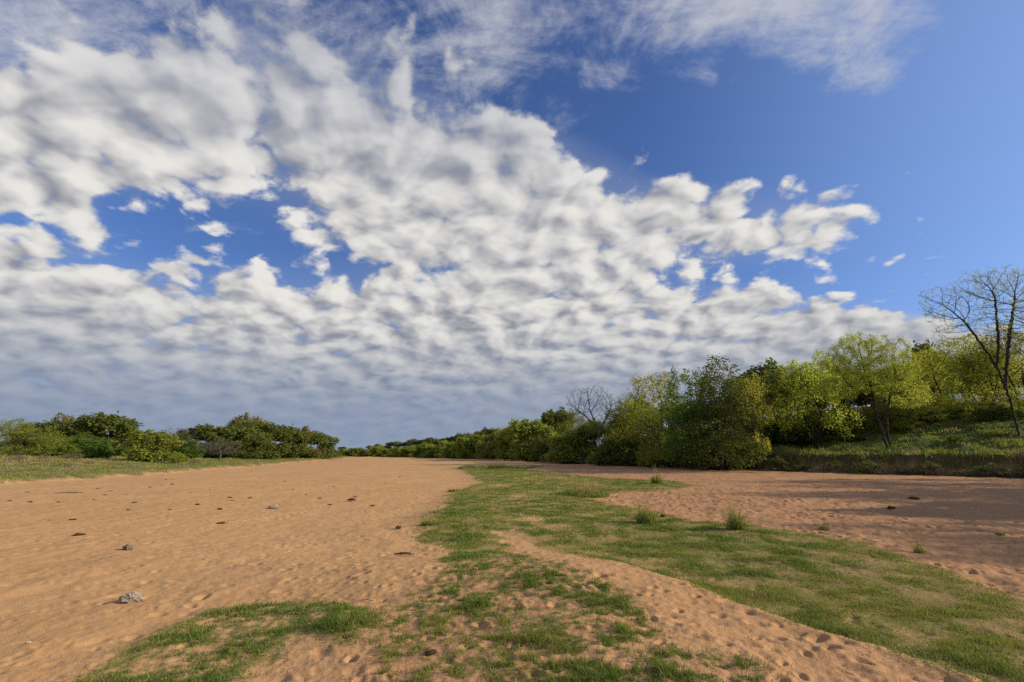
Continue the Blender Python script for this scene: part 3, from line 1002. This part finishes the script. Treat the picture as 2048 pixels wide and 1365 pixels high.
BRUSH = [Proto(*shrub(s, 'drytwig', h=1.2, w=1.4, per=5, leaf=0.10, aspect=0.08, n=220), 'stem', 'twigs') for s in (201, 202)]

# ---- left bank: (column, top, width, depth, kind, label)
LEFT = [
    (18, 840, 130, 66, MESO[0], 'olive green tree cut by the left edge of the photo', 'left'),
    (85, 846, 95, 84, OAK[0], 'dark oak beside the flat topped bronze oak, its paler left neighbour hiding its foot', 'left'),
    (128, 833, 70, 88, OAKB[0], 'bronze oak with an open flat top, showing sky under its crown', 'left'),
    (165, 846, 60, 90, OAKB[1], 'low bronze oak squeezed between the flat topped oak and the big dark oak', 'left'),
    (212, 832, 105, 84, OAK[1], 'big dark green oak with the highest round crown of the left group', 'left'),
    (250, 858, 75, 88, OAK[2], 'dark oak sloping down from the right of the big round oak', 'left'),
    (108, 868, 120, 74, MESO[1], 'low wide olive mesquite in front of the flat topped bronze oak', 'left'),
    (184, 872, 78, 70, GRN[0], 'bright green bushy tree at the foot of the big dark oak', 'left'),
    (270, 884, 40, 80, WIL[0], 'small olive willow between the bright green tree and the yellow willow', 'left'),
    (312, 863, 74, 70, WILY[0], 'sunlit yellow green willow standing alone in the middle of the left bank', 'left'),
    (350, 855, 70, 100, BARE[0], 'leafless grey brown tree behind the yellow green willow', 'left'),
    (392, 857, 80, 104, OAK[0], 'oak with thin top right of the leafless tree, in the gap of the left bank', 'left'),
    (382, 880, 62, 88, GRN[1], 'deep green tree filling the gap right of the yellow willow', 'left'),
    (432, 852, 85, 108, OAK[1], 'oak at the left end of the long dark grove', 'left'),
    (440, 876, 95, 82, BARE[1], 'brown leafless thicket tree in front of the dark grove', 'left'),
    (482, 832, 50, 122, OAKB[0], 'tall oak whose bronze top stands above the dark grove', 'left'),
    (508, 836, 30, 124, OAKB[1], 'slim oak top beside the tall bronze one above the grove', 'left'),
    (478, 848, 95, 112, OAK[2], 'broad oak under the two high bronze tops of the grove', 'left'),
    (508, 872, 70, 100, OAK[0], 'low oak bush at the front foot of the grove, right of the brown thicket', 'left'),
    (530, 849, 85, 118, OAK[0], 'round oak in the middle of the right half of the grove', 'left'),
    (568, 854, 80, 124, OAK[1], 'oak third from the right end of the dark grove', 'left'),
    (600, 857, 76, 132, OAKB[0], 'olive bronze oak second from the right end of the grove', 'left'),
    (630, 865, 72, 138, OAK[2], 'oak that ends the dark grove where the far treeline begins', 'left'),
    (652, 884, 30, 150, OAK[0], 'little oak low at the right end of the grove', 'left'),
]
for i, (px, top, w, Y, pr, lab, grp) in enumerate(LEFT):
    plant_px(pr, 'tree', px, top + 3, w * 1.06, Y, lab, 'tree', 'trees on the left bank', rz=0.0 if i % 3 else 0.6, flip=bool(i % 2))

# ---- the far end of the river bed
gfar = np.random.default_rng(5)
SKY_X = [640, 700, 760, 800, 840, 880, 930, 960, 1000, 1040, 1080, 1110, 1140]
SKY_Y = [899, 894, 891, 887, 879, 877, 871, 864, 858, 851, 847, 829, 822]
for k, px in enumerate(np.linspace(668, 1128, 27)):
    Y = 330 - (px - 668) / 460 * 190 + gfar.uniform(-8, 8)
    top = np.interp(px, SKY_X, SKY_Y) + gfar.uniform(-3, 3.5)
    plant_px(OAK[k % 3] if k % 4 else OAKB[k % 2], 'tree', px, top, gfar.uniform(34, 52), Y,
             'dark oak on the skyline of the far treeline, behind the pale willows', 'tree', 'skyline oaks of the far treeline', rz=gfar.uniform(0, 6.28))
LOW_X = [660, 720, 800, 860, 900, 960, 1000, 1060, 1100]
LOW_Y = [903, 897, 895, 889, 884, 874, 866, 852, 856]
for k, px in enumerate(np.linspace(672, 1010, 24)):
    Y = 265 - (px - 668) / 340 * 130 + gfar.uniform(-6, 6)
    top = np.interp(px, LOW_X, LOW_Y) + gfar.uniform(-2, 4)
    plant_px((WIL + WILY)[k % 4], 'tree', px, top, gfar.uniform(30, 46), Y, 'small pale willow along the far end of the sandy river bed', 'willow',
             'pale willows at the far end of the river bed', rz=gfar.uniform(0, 6.28))

# ---- right bank
RIGHT = [
    (1030, 856, 56, 128, WILY[0], 'light green willow left of the tallest pale willow on the right bank'),
    (1066, 846, 74, 118, WILY[0], 'tallest pale green willow where the right bank woods begin'),
    (1098, 862, 44, 112, DRK[0], 'narrow dark tree just right of the tallest pale willow'),
    (1118, 826, 60, 122, OAK[1], 'dark oak crown at the left end of the right bank woods'),
    (1150, 830, 70, 100, MESO[0], 'olive mesquite under the leafless grey tree'),
    (1132, 868, 60, 96, WIL[2], 'low green willow at the foot of the bank left of the leafless tree'),
    (1215, 842, 80, 92, MESO[1], 'olive mesquite between the leafless tree and the yellow mesquite'),
    (1300, 760, 120, 82, MESQ[0], 'pale yellow mesquite behind the bright green tree'),
    (1262, 800, 90, 86, MESO[0], 'olive mesquite leaning out left of the pale yellow one'),
    (1330, 806, 100, 72, MESO[1], 'forked dark stemmed mesquite at the foot of the bank, in shade'),
    (1250, 866, 70, 80, DRK[1], 'dark bush tree in the shade below the olive mesquite'),
    (1380, 752, 80, 66, BIGG, 'bright green leafy tree left of the tall dark shrub tree'),
    (1440, 744, 122, 63, BIGD, 'tall dark shrub tree with upright twigs, in the middle of the right bank'),
    (1492, 764, 84, 64, MESQ[0], 'yellow green tree right behind the tall dark shrub tree'),
    (1522, 772, 80, 78, MESQ[1], 'yellow green mesquite crown in the gap right of the dark shrub tree'),
    (1560, 738, 120, 74, OAK[2], 'dark oak behind the arching mesquite branches'),
    (1636, 718, 120, 66, MESQ[1], 'yellow green mesquite behind the arching one, left of the big yellow crown'),
    (1850, 712, 110, 76, MESQ[0], 'yellow mesquite on top of the bank right of the big forked one'),
    (1880, 700, 70, 92, OAK[0], 'dark oak top peeping over the yellow mesquites on the bank'),
    (1925, 688, 130, 72, MESQ[0], 'pale yellow mesquite on top of the bank under the tall sparse tree'),
    (1990, 700, 120, 68, MESQ[1], 'yellow mesquite just left behind the leaning trunk of the tall tree'),
    (2060, 660, 120, 64, MESO[0], 'olive tree cut by the right edge of the photo'),
    (1760, 745, 110, 80, OAK[1], 'dark oak far behind the big forked yellow mesquite'),
    (1680, 752, 100, 88, OAKB[1], 'bronze oak far behind the arching mesquite'),
]
for i, (px, top, w, Y, pr, lab) in enumerate(RIGHT):
    plant_px(pr, 'tree', px, top, w * 1.2, Y, lab, 'tree', 'trees on the right bank', rz=(i * 1.3) % 6.28 if pr in OAK + OAKB + WIL + DRK + GRN else 0.0, flip=bool(i % 2))

# trees further back on the plateau, seen only as glimpses between the ones in front
gb = np.random.default_rng(9)
for k in range(16):
    px = 1180 + k * 56 + gb.uniform(-14, 14)
    Y = 92 + gb.uniform(0, 22) - (px - 1180) * 0.012
    top = np.interp(px, [1180, 1300, 1400, 1500, 1600, 1750, 1900, 2050], [846, 812, 800, 790, 765, 750, 730, 705]) + gb.uniform(-4, 10)
    plant_px((OAK + OAKB)[k % 5], 'tree', px, top, gb.uniform(70, 100), Y, 'dark oak glimpsed deep in the woods behind the right bank mesquites', 'tree',
             'dark oaks deep in the right bank woods', rz=gb.uniform(0, 6.28))


# ---- three trees grown to their own picture
def ray_hit(px, py, y0=30.0, y1=170.0):
    """Depth at which the sight line through a photo pixel meets the ground."""
    d = ray(px, py); Y = np.arange(y0, y1, 0.1)
    z, _, _ = full_height(d[0] / d[1] * Y, Y)
    hit = np.where(CAMZ + d[2] / d[1] * Y <= z)[0]
    return float(Y[hit[0]]) if len(hit) else y1


def px_tree(name, Y, base, trunks, ell, label, seed, n, step, kill, tip, mat, per, leaf, bark='bark', **kw):
    """trunks and ellipsoids given in photo pixels at depth Y (with depth offsets in metres)."""
    Y = ray_hit(base[0], base[1]) if Y is None else Y
    print('px_tree', base, 'depth', round(Y, 1))
    bx, _ = at_depth(base[0], base[1], Y)
    bz = height_at(bx, Y) - 0.1
    zoff = bz - at_depth(base[0], base[1], Y)[1]

    def w3(px, py, dy=0.0):
        x, z = at_depth(px, py, Y)
        hh = at_depth(base[0], base[1], Y)[1]
        return np.array([x - bx, dy, (z - hh)])
    T = [[w3(*q) for q in t] for t in trunks]
    top = max(w3(q[0], q[1] - q[4])[2] for q in ell)
    s = Y / FPX
    E = [(*w3(q[0], q[1], q[2]), q[3] * s, q[5] if len(q) > 5 else q[3] * s, q[4] * s) for q in ell]
    tm, cm = make_tree(E, T, seed, n, step, kill, tip, leaf, mat, bark, per=per, **kw)
    k = (top - zoff * 1.0) / top                       # stretch so the top stays where it is seen
    return plant(Proto(tm, cm), 'tree', (bx, Y, bz), (1, 1, max(0.8, min(1.25, k))), 0, label, 'tree', 'trees on the right bank')


px_tree('tree', None, (2040, 872),
        [[(2040, 876), (2028, 830), (2012, 775), (1996, 740), (1975, 705), (1948, 668), (1925, 640)],
         [(2012, 775, 0.1), (2018, 735, 0.3), (2026, 690, 0.5), (2030, 650, 0.5), (2036, 600, 0.4)],
         [(1992, 732, -0.1), (1990, 690, -0.4), (1983, 650, -0.6), (1978, 600, -0.7)]],
        [(1905, 625, 0, 55, 45), (1890, 600, 0.4, 42, 38), (1950, 580, -0.5, 50, 42), (2000, 570, 0.3, 52, 46), (2045, 585, 0.6, 60, 55), (2085, 640, 0.2, 60, 60), (1915, 665, 0.5, 40, 22),
         (2000, 640, 0, 60, 40)],
        'tall sparse tree with dark leaning trunk and wide see through crown at the right edge', 301, 2600, 0.25, 0.26, 0.0080, 'yellow', 4.5, 0.060,
        shell=0.12, up=0.28, wig=0.42, sig=0.13, expo=2.1, twig_r=1.5, aspect=0.3, clumpy=0.9)
px_tree('tree', None, (1782, 897),
        [[(1776, 900), (1764, 862), (1750, 815), (1742, 775), (1728, 738)],
         [(1786, 900, 0.2), (1778, 868, 0.3), (1779, 825, 0.4), (1788, 785, 0.5), (1798, 750, 0.5)],
         [(1752, 822, 0.0), (1722, 790, -0.5), (1690, 772, -0.8)]],
        [(1715, 705, 0, 50, 36), (1770, 700, 0.5, 55, 34), (1700, 745, -0.6, 55, 34), (1760, 750, 0.3, 65, 40), (1810, 735, 0.4, 38, 36), (1665, 730, -0.3, 32, 26), (1708, 682, 0.2, 26, 20),
         (1820, 790, 0.4, 40, 30), (1670, 780, -0.5, 42, 26)],
        'big forked mesquite with pale yellow green crown and two dark stems on the bank slope', 302, 1900, 0.26, 0.27, 0.0090, 'yellow', 12.0, 0.100,
        expo=2.15, shell=0.2, up=0.25, wig=0.3, sig=0.15, aspect=0.28, clumpy=0.8)
px_tree('tree', None, (1702, 872),
        [[(1702, 872), (1698, 850), (1680, 836), (1650, 818), (1620, 806), (1596, 806), (1570, 816)],
         [(1698, 850, .2), (1706, 820, .4), (1700, 790, .6), (1680, 765, .6)],
         [(1640, 814, -.3), (1610, 790, -.5), (1590, 765, -.6)]],
        [(1560, 800, 0, 50, 24), (1590, 760, -.4, 50, 32), (1640, 750, 0.3, 50, 32), (1690, 770, .5, 40, 32), (1540, 765, -.3, 34, 26), (1600, 835, -.4, 60, 18), (1540, 820, 0, 36, 16)],
        'dark mesquite whose long bare limb arches low to the left over the bank', 303, 1100, 0.27, 0.29, 0.0105, 'olive', 12.0, 0.100,
        shell=0.2, up=0.12, wig=0.34, sig=0.15, aspect=0.28, clumpy=0.9)
px_tree('tree', 84, (1200, 890),
        [[(1200, 900), (1198, 868), (1196, 838), (1186, 815), (1178, 800)],
         [(1196, 842, .2), (1210, 818, .5), (1222, 800, .6)],
         [(1194, 832, -.2), (1170, 812, -.6), (1150, 800, -.8)]],
        [(1165, 790, 0, 38, 26), (1190, 784, 0.3, 34, 26), (1148, 808, -.5, 26, 16), (1217, 796, .4, 32, 24), (1232, 812, .5, 22, 18)],
        'leafless grey tree with fine spreading twigs above the olive mesquites', 304, 1700, 0.27, 0.28, 0.012, 'drytwig', 0, 0.07, bark='greybark',
        shell=0.15, up=0.25, wig=0.3, expo=2.3)

# understory on top of the bank, and trees of the same bank standing just outside the photo whose shade falls into it
gu = np.random.default_rng(14)
for k in range(34):
    px = 1420 + k * 23 + gu.uniform(-10, 10)
    foot = np.interp(px, [1085, 1200, 1300, 1500, 1700, 1850, 2048, 2300], [104, 81, 71, 60, 50, 45, 40, 35])
    Y = foot + gu.uniform(17, 34)
    x = at_depth(px, 890, Y)[0]
    s = gu.uniform(0.45, 0.85)
    pr = (DRK + WIL[:1] + MESO)[k % 5]
    plant(pr, 'bush', (x, Y, height_at(x, Y) - 0.1), (s * 1.25, s * 1.25, s * (0.62 if pr in MESO else 0.8)), gu.uniform(0, 6.28),
          'dense bush under the mesquites on top of the right bank', 'bush', 'understory on top of the right bank')
for k, (x, y, s) in enumerate(((51, 30, 1.2), (47, 23, 1.25), (43, 17, 1.15), (50, 12, 1.3), (41, 9, 1.15), (38, 3, 1.1), (46, -2, 1.2), (54, 25, 1.4), (55, 35, 1.3))):
    plant((MESO + OAK[:1] + MESQ[:1])[k % 4], 'tree', (x, y, height_at(x, y) - 0.1), (s, s, s * 1.15), k * 1.7,
          'tree of the right bank beyond the right edge of the photo', 'tree', 'bank trees beyond the right edge')

# ---- shrubs
gs = np.random.default_rng(21)
# in the shade along the foot of the right bank
for k in range(30):
    px = 1085 + k * 16.5 + gs.uniform(-10, 10)
    foot = np.interp(px, [1085, 1200, 1300, 1500, 1700, 1850, 2048], [104, 81, 71, 60, 50, 45, 40])
    Y = foot + gs.uniform(0.8, 5.5)
    x = at_depth(px, 890, Y)[0]
    pr = (SHR + SHR + BRUSH + SHRG)[k % 7]
    s = gs.uniform(0.6, 1.35) * (1.35 if px < 1520 else 0.95)
    dry = pr in BRUSH
    plant(pr, 'shrub', (x, Y, height_at(x, Y) - 0.06), (s, s, s * gs.uniform(0.75, 1.1)), gs.uniform(0, 6.28),
          'dry brown brush on the steep foot of the shaded right bank' if dry else 'low leafy shrub in deep shade along the foot of the right bank',
          'shrub', 'dry brush on the right bank' if dry else 'shrubs along the foot of the right bank')
for k in range(26):                                    # dry growth overhanging the cut at the right end
    px = 1560 + k * 21 + gs.uniform(-9, 9)
    foot = np.interp(px, [1500, 1700, 1850, 2048, 2200], [60, 50, 45, 40, 36])
    Y = foot + gs.uniform(1.0, 4.2)
    x = at_depth(px, 890, Y)[0]
    s = gs.uniform(0.8, 1.5)
    pr = (BRUSH + SHR)[k % 3]
    plant(pr, 'shrub', (x, Y, height_at(x, Y) - 0.1), (s * 1.5, s * 1.1, s * gs.uniform(0.45, 0.85)), gs.uniform(0, 6.28),
          'dry brush overhanging the cut edge of the right bank' if pr in BRUSH else 'low dark bush overhanging the cut edge of the right bank', 'shrub',
          'dry brush on the cut edge' if pr in BRUSH else 'dark bushes on the cut edge')
# scattered over the slope
for k in range(12):
    px = 1500 + k * 50 + gs.uniform(-14, 14)
    foot = np.interp(px, [1300, 1500, 1700, 1850, 2048, 2200], [71, 60, 50, 45, 40, 36])
    Y = foot + gs.uniform(7, 17)
    x = at_depth(px, 890, Y)[0]
    pr = (SHRG + BRUSH + SHR)[k % 5]
    s = gs.uniform(0.5, 1.15)
    dry = pr in BRUSH
    plant(pr, 'shrub', (x, Y, height_at(x, Y) - 0.06), (s * 1.3, s, s * 0.7), gs.uniform(0, 6.28),
          'brown twiggy bush up on the grassy slope of the right bank' if dry else 'green bush up on the grassy slope of the right bank',
          'shrub', 'brown bushes on the right slope' if dry else 'green bushes on the right slope')
gl = np.random.default_rng(27)
for k in range(36):                                    # filling the gaps below the oaks of the left bank
    px = 10 + k * 18 + gl.uniform(-8, 8)
    Y = np.interp(px, [0, 250, 420, 640], [68, 80, 96, 143]) + gl.uniform(0, 8)
    x = at_depth(px, 900, Y)[0]
    pr = (DRK[0], OAK[1], WIL[2], DRK[1], WIL[0])[k % 5]
    s = gl.uniform(0.48, 0.72) * (0.75 if pr is OAK[1] else 1.0)
    plant(pr, 'bush', (x, Y, height_at(x, Y) - 0.1), (s * 1.35, s * 1.35, s), gl.uniform(0, 6.28),
          'leafy bush filling the gaps below the oaks of the left bank', 'bush', 'bushes below the left bank oaks')
# left meadow
for px, py, w, pr, lab in (
        (152, 915, 46, BRUSH[0], 'wide purplish brown brush pile in front of the left trees'),
        (184, 924, 22, BRUSH[1], 'small brown brush below the bright green tree'),
        (288, 915, 28, BRUSH[1], 'brown bush left of the yellow willow foot'),
        (357, 913, 44, SHRG[0], 'round olive green bush right in front of the yellow willow'),
        (392, 918, 26, BRUSH[0], 'greyish brown bush just right of the round olive bush'),
        (90, 914, 30, BRUSH[1], 'low brown brush at the left end of the meadow'),
        (40, 912, 34, BRUSH[0], 'low brown brush under the olive tree at the left edge'),
        (330, 917, 24, BRUSH[1], 'pale dry brush beside the round olive bush'),
        (143, 930, 20, BRUSH[0], 'thin dry brush low on the open left meadow'),
        (640, 910, 16, BRUSH[1], 'tiny dry brush at the river end of the left meadow')):
    Y = {152: 62, 184: 56, 288: 70, 357: 66, 392: 69, 90: 62, 40: 58, 330: 69, 143: 50, 640: 144}[px]
    x = at_depth(px, 900, Y)[0]
    s = w / FPX * Y / 2.6
    plant(pr, 'shrub', (x, Y, height_at(x, Y) - 0.04), (s, s, s * 0.95), px * 0.1, lab, 'shrub', 'brush on the left meadow')


# ------------------------------------------------------------------ small things lying about
def blob(name, seed, r, squash, rough, mat, sub=3, holes=0.0):
    """A lumpy lying body: an icosphere pushed about by noise."""
    import bmesh
    bm = bmesh.new(); bmesh.ops.create_icosphere(bm, subdivisions=sub, radius=1.0)
    co = np.array([v.co[:] for v in bm.verts]); 
    n = fbm(co[:, 0] * 1.4 + seed, co[:, 1] * 1.4 + co[:, 2] * 1.9, 4, seed) * rough
    f = fbm(co[:, 0] * 5 + seed, co[:, 1] * 5 + co[:, 2] * 4, 3, seed + 5) * rough * 0.45
    co = co * (1 + n + f)[:, None] * np.array(r); co[:, 2] = np.where(co[:, 2] < 0, co[:, 2] * squash, co[:, 2])
    for v, c in zip(bm.verts, co): v.co = c
    me = bpy.data.meshes.new(name); bm.to_mesh(me); bm.free()
    me.materials.append(mat)
    me.polygons.foreach_set('use_smooth', np.full(len(me.polygons), rough < 0.3))
    return me


def plain_material(name, a, b_, scale, bs=0.6, rough=0.95):
    m, t, out = new_mat(name)
    tc_ = t.nodes.new('ShaderNodeTexCoord').outputs['Object']
    n = noise(t, tc_, scale, 6, 0.65)
    principled(t, out, mixc(t, n.smooth(0.36, 0.64), a, b_), rough, 0.08, bump(t, n, bs, 0.02))
    return m


M['dung'] = plain_material('dry_dung', (0.040, 0.024, 0.014), (0.13, 0.075, 0.040), 14)
M['stone'] = plain_material('pale_stone', (0.24, 0.19, 0.14), (0.50, 0.43, 0.34), 9, 0.9)
M['mottled'] = plain_material('mottled_dung', (0.10, 0.070, 0.045), (0.40, 0.33, 0.25), 16, 1.0)
M['wood'] = plain_material('weathered_wood', (0.060, 0.042, 0.030), (0.17, 0.125, 0.09), 12)
M['paper'] = plain_material('bleached_chip', (0.55, 0.42, 0.30), (0.72, 0.60, 0.48), 8)


def lay(name, me, px, py, z, size, rz, label, cat, group=None, squash=1.0, lift=0.0):
    x, y = ground_at(px, py, z)
    for _ in range(4):
        x, y = ground_at(px, py, height_at(x, y))
    o = link(name, me, None, label, cat, group)
    o.location = (x, y, height_at(x, y) + lift * size); o.scale = (size, size, size * squash); o.rotation_euler = (0, 0, rz)
    return o


STONE = blob('rock', 3, (1.0, 0.62, 0.62), 0.5, 0.42, M['stone'], 4)
STONE2 = blob('rock', 9, (1.0, 0.6, 0.42), 0.5, 0.45, M['stone'], 4)
CHUNK = blob('chunk', 6, (1.0, 0.7, 0.75), 0.5, 0.55, M['mottled'], 4)
PATS = [blob('pat', s, (1.0, 0.72, 0.30), 0.3, 0.75, M['dung'], 3) for s in (12, 13, 14, 15)]
CHIP = blob('chip', 22, (1.0, 0.6, 0.45), 0.4, 0.35, M['paper'], 2)

lay('rock', STONE, 262, 1204, -0.2, 0.135, 0.3, 'larger pale rough rock nearest the grass patch on the left sand', 'rock', lift=0.15)
lay('mottled_clod', CHUNK, 255, 1100, -0.3, 0.105, -0.2, 'mottled grey brown clod behind the larger pale rock', 'clod', lift=0.15)
lay('rock', STONE2, 549, 1017, -0.3, 0.19, 0.2, 'flat pale grey stone out on the middle of the left sand', 'rock', lift=0.15)
lay('dung_pat', PATS[1], 158, 1074, -0.3, 0.12, 0.2, 'dark crumbly dung pat left of the mottled clod', 'dung', lift=0.2)
lay('dung_pat', PATS[2], 442, 1048, -0.3, 0.12, 0.9, 'grey brown crumbly pat in front of the flat pale stone', 'dung', lift=0.1)
lay('dung_pat', PATS[0], 703, 1003, -0.3, 0.15, 0.4, 'black two lobed dung pile right of the flat pale stone', 'dung', lift=0.3, squash=1.6)
lay('dung_pat', PATS[3], 797, 1058, -0.3, 0.075, 1.1, 'dark upright dung pile beside the left edge of the grassy spit', 'dung', lift=0.3, squash=2.0)
lay('dung_pat', PATS[0], 1828, 999, -0.4, 0.21, 0.1, 'large dark dung pile farther up the shaded right sand', 'dung', lift=0.2, squash=1.2)
lay('dung_pat', PATS[3], 1783, 1018, -0.4, 0.16, 0.5, 'dark dung pile nearer us on the shaded right sand', 'dung', lift=0.2, squash=1.2)
lay('dung_pat', PATS[1], 1326, 1035, -0.4, 0.09, 0.5, 'small dark round pile right beside a grass tuft', 'dung', lift=0.3, squash=2.0)
lay('dung_pat', PATS[2], 862, 1308, 0.0, 0.055, 0.5, 'dark dung crumb in the front among the sparse grass', 'dung', lift=0.2)
lay('chip', CHIP, 57, 1287, -0.2, 0.022, 0.5, 'pale orange chip lying near the lower left corner', 'chip', lift=0.4)

far_pats = [(20, 1003), (92, 988), (55, 985), (117, 1004), (98, 1041 - 0), (196, 978), (222, 983), (252, 990), (270, 1006), (256, 1021), (145, 1040), (187, 1000), (345, 970), (332, 960), (322, 971), (300, 975),
            (380, 985), (475, 976), (487, 1011), (440, 1019), (500, 997), (460, 996), (464, 1001), (570, 963), (555, 979), (586, 980), (612, 990), (549, 969), (668, 974), (710, 995), (770, 967), (640, 997),
            (596, 948), (503, 942), (416, 932), (380, 955), (660, 1010), (745, 1012), (160, 966), (132, 968), (60, 1005), (210, 990), (420, 980), (395, 1010), (340, 1020), (700, 950), (800, 955), (520, 957)]
gp_ = np.random.default_rng(33)
for k, (px, py) in enumerate(far_pats):
    lay('dung_pat', PATS[k % 4], px, py, -0.3, gp_.uniform(0.04, 0.11), gp_.uniform(-.6, .6), 'small dark dung pat scattered over the open left sand', 'dung',
        'dung pats on the left sand', lift=0.05, squash=gp_.uniform(0.6, 1.5))


# sticks and driftwood
def stick(pts, r, seed, name='stick'):
    g = np.random.default_rng(seed)
    pos, par = [], []
    for p in pts:
        prev = -1
        p = np.asarray(p, float)
        for a, b in zip(p[:-1], p[1:]):
            for s in range(3):
                pos.append(a + (b - a) * s / 3 + g.normal(size=3) * r * 0.5); par.append(prev); prev = len(pos) - 1
        pos.append(p[-1]); par.append(prev)
    pos, par = np.array(pos), np.array(par)
    v, f, s = tubes(pos, par, np.full(len(pos), r) * g.uniform(0.5, 1.2, len(pos)), 5, 1.0, 1.0)
    return np_mesh(name, v, f, s, M['wood'], True)


drift = []
gd = np.random.default_rng(44)
for k in range(9):
    a = gd.uniform(-0.35, 0.25)
    x0 = gd.uniform(-0.20, 0.02); l = gd.uniform(0.18, 0.42)
    drift.append([(x0, gd.normal() * 0.03, 0.02 + gd.random() * 0.02), (x0 + l * 0.5, gd.normal() * 0.03, 0.05 + gd.random() * 0.04), (x0 + l, a * l, 0.03 + gd.random() * 0.04)])
lay('driftwood', stick(drift, 0.011, 4, 'driftwood'), 800, 1112, -0.2, 0.75, 0.1, 'tangle of dark driftwood sticks left of the grassy ridge', 'driftwood')
lay('stick', stick([[(-.12, 0, .015), (0, .02, .03), (.12, -.01, .012)]], 0.006, 5), 730, 1206, -0.1, 0.8, 0.3, 'short dark stick by the front grass patch', 'stick')
lay('stick', stick([[(-.12, 0, .015), (0, .02, .03), (.12, -.01, .012)]], 0.006, 6), 538, 1139, -0.3, 0.8, -0.6, 'thin short stick on bare left sand', 'stick')
lay('stick', stick([[(-.5, 0, .02), (0, .06, .05), (.5, -.02, .02)]], 0.02, 7), 112, 962, -0.3, 1.2, 0.15, 'long dark stick lying at the edge of the left meadow', 'stick')
lay('stick', stick([[(-.5, 0, .02), (0, .06, .03), (.4, .05, .02)], [(-.3, .1, .02), (.2, .14, .03)]], 0.015, 8), 140, 987, -0.3, 1.2, 0.2, 'dark broken twigs in a row on the far left sand', 'stick')
lay('branch', stick([[(-.6, 0, .02), (-.1, .1, .35), (.5, 0, .75)], [(-.1, .1, .35), (.25, .1, .36), (.5, .0, .30)], [(-.4, 0, .1), (-.6, .1, .4)]], 0.03, 9), 62, 912, 0.6, 2.2, 0.1,
    'bleached fallen branch leaning in front of the left trees', 'branch')


# tussocks: stiff upright grass clumps, things of their own
def tussock(seed, n, h, spread, w, stalks=0):
    g = np.random.default_rng(seed)
    a = g.uniform(0, 6.28, n); q = spread * np.sqrt(g.random(n))
    hh = h * (0.2 + 0.8 * g.random(n) ** 1.6)
    me = blade_mesh('blades', q * np.cos(a), q * np.sin(a), np.zeros(n), hh, np.full(n, w), g.uniform(0.2, 1.15, n), M['grass'], np.clip(g.normal(0.34, 0.28, n), 0, 1))
    sm = None
    if stalks:
        a = g.uniform(0, 6.28, stalks); q = spread * 0.6 * np.sqrt(g.random(stalks))
        sm = blade_mesh('stalks', q * np.cos(a), q * np.sin(a), np.zeros(stalks), h * g.uniform(1.2, 1.9, stalks), np.full(stalks, w * 0.8), g.uniform(0.05, 0.4, stalks), M['grass'], g.uniform(0.7, 1, stalks))
    return me, sm


def put_tussock(px, py, z, width, seed, n, h, label, stalks):
    x, y = ground_at(px, py, z)
    for _ in range(3): x, y = ground_at(px, py, height_at(x, y))
    wm = width / FPX * y
    me, sm = tussock(seed, n, h / FPX * y, wm * 0.35, max(0.006, 0.0009 * y), stalks)
    o = bpy.data.objects.new('grass_tussock', None); col.objects.link(o)
    o.location = (x, y, height_at(x, y) - 0.01); o['label'] = label; o['category'] = 'tussock'; o['group'] = 'tussocks on the spit'
    link('blades', me, o)
    if sm: link('stalks', sm, o)


put_tussock(1294, 1046, -0.4, 56, 1, 420, 38, 'wide spiky tussock left of the upright one at the edge of the right sand', 25)
put_tussock(1472, 1060, -0.4, 44, 2, 420, 48, 'tall upright tussock where grass meets the right sand', 30)
put_tussock(1314, 968, -0.4, 30, 3, 260, 22, 'far tussock with tall pale seed stalks out on the sand', 14)
put_tussock(1648, 1060, -0.4, 24, 4, 120, 16, 'small faint tussock on the right sand between two bigger ones', 6)
put_tussock(1840, 1105, -0.4, 26, 5, 90, 26, 'thin wispy tussock at the far edge of the right grass', 14)
put_tussock(2000, 1070, -0.4, 20, 6, 120, 12, 'little green tuft alone on the right sand near the photo edge', 0)
put_tussock(992, 938, -0.35, 60, 7, 420, 12, 'feathery tussock at the far tip of the grassy spit', 0)
put_tussock(860, 1050, -0.3, 46, 8, 420, 16, 'dark tussock hanging over the left edge of the spit', 6)
put_tussock(907, 984, -0.3, 30, 9, 260, 8, 'small dark tussock farther along the left edge of the spit', 0)
put_tussock(1170, 992, -0.4, 130, 10, 1500, 18, 'broad reddish brown band of taller grass across the spit', 120)
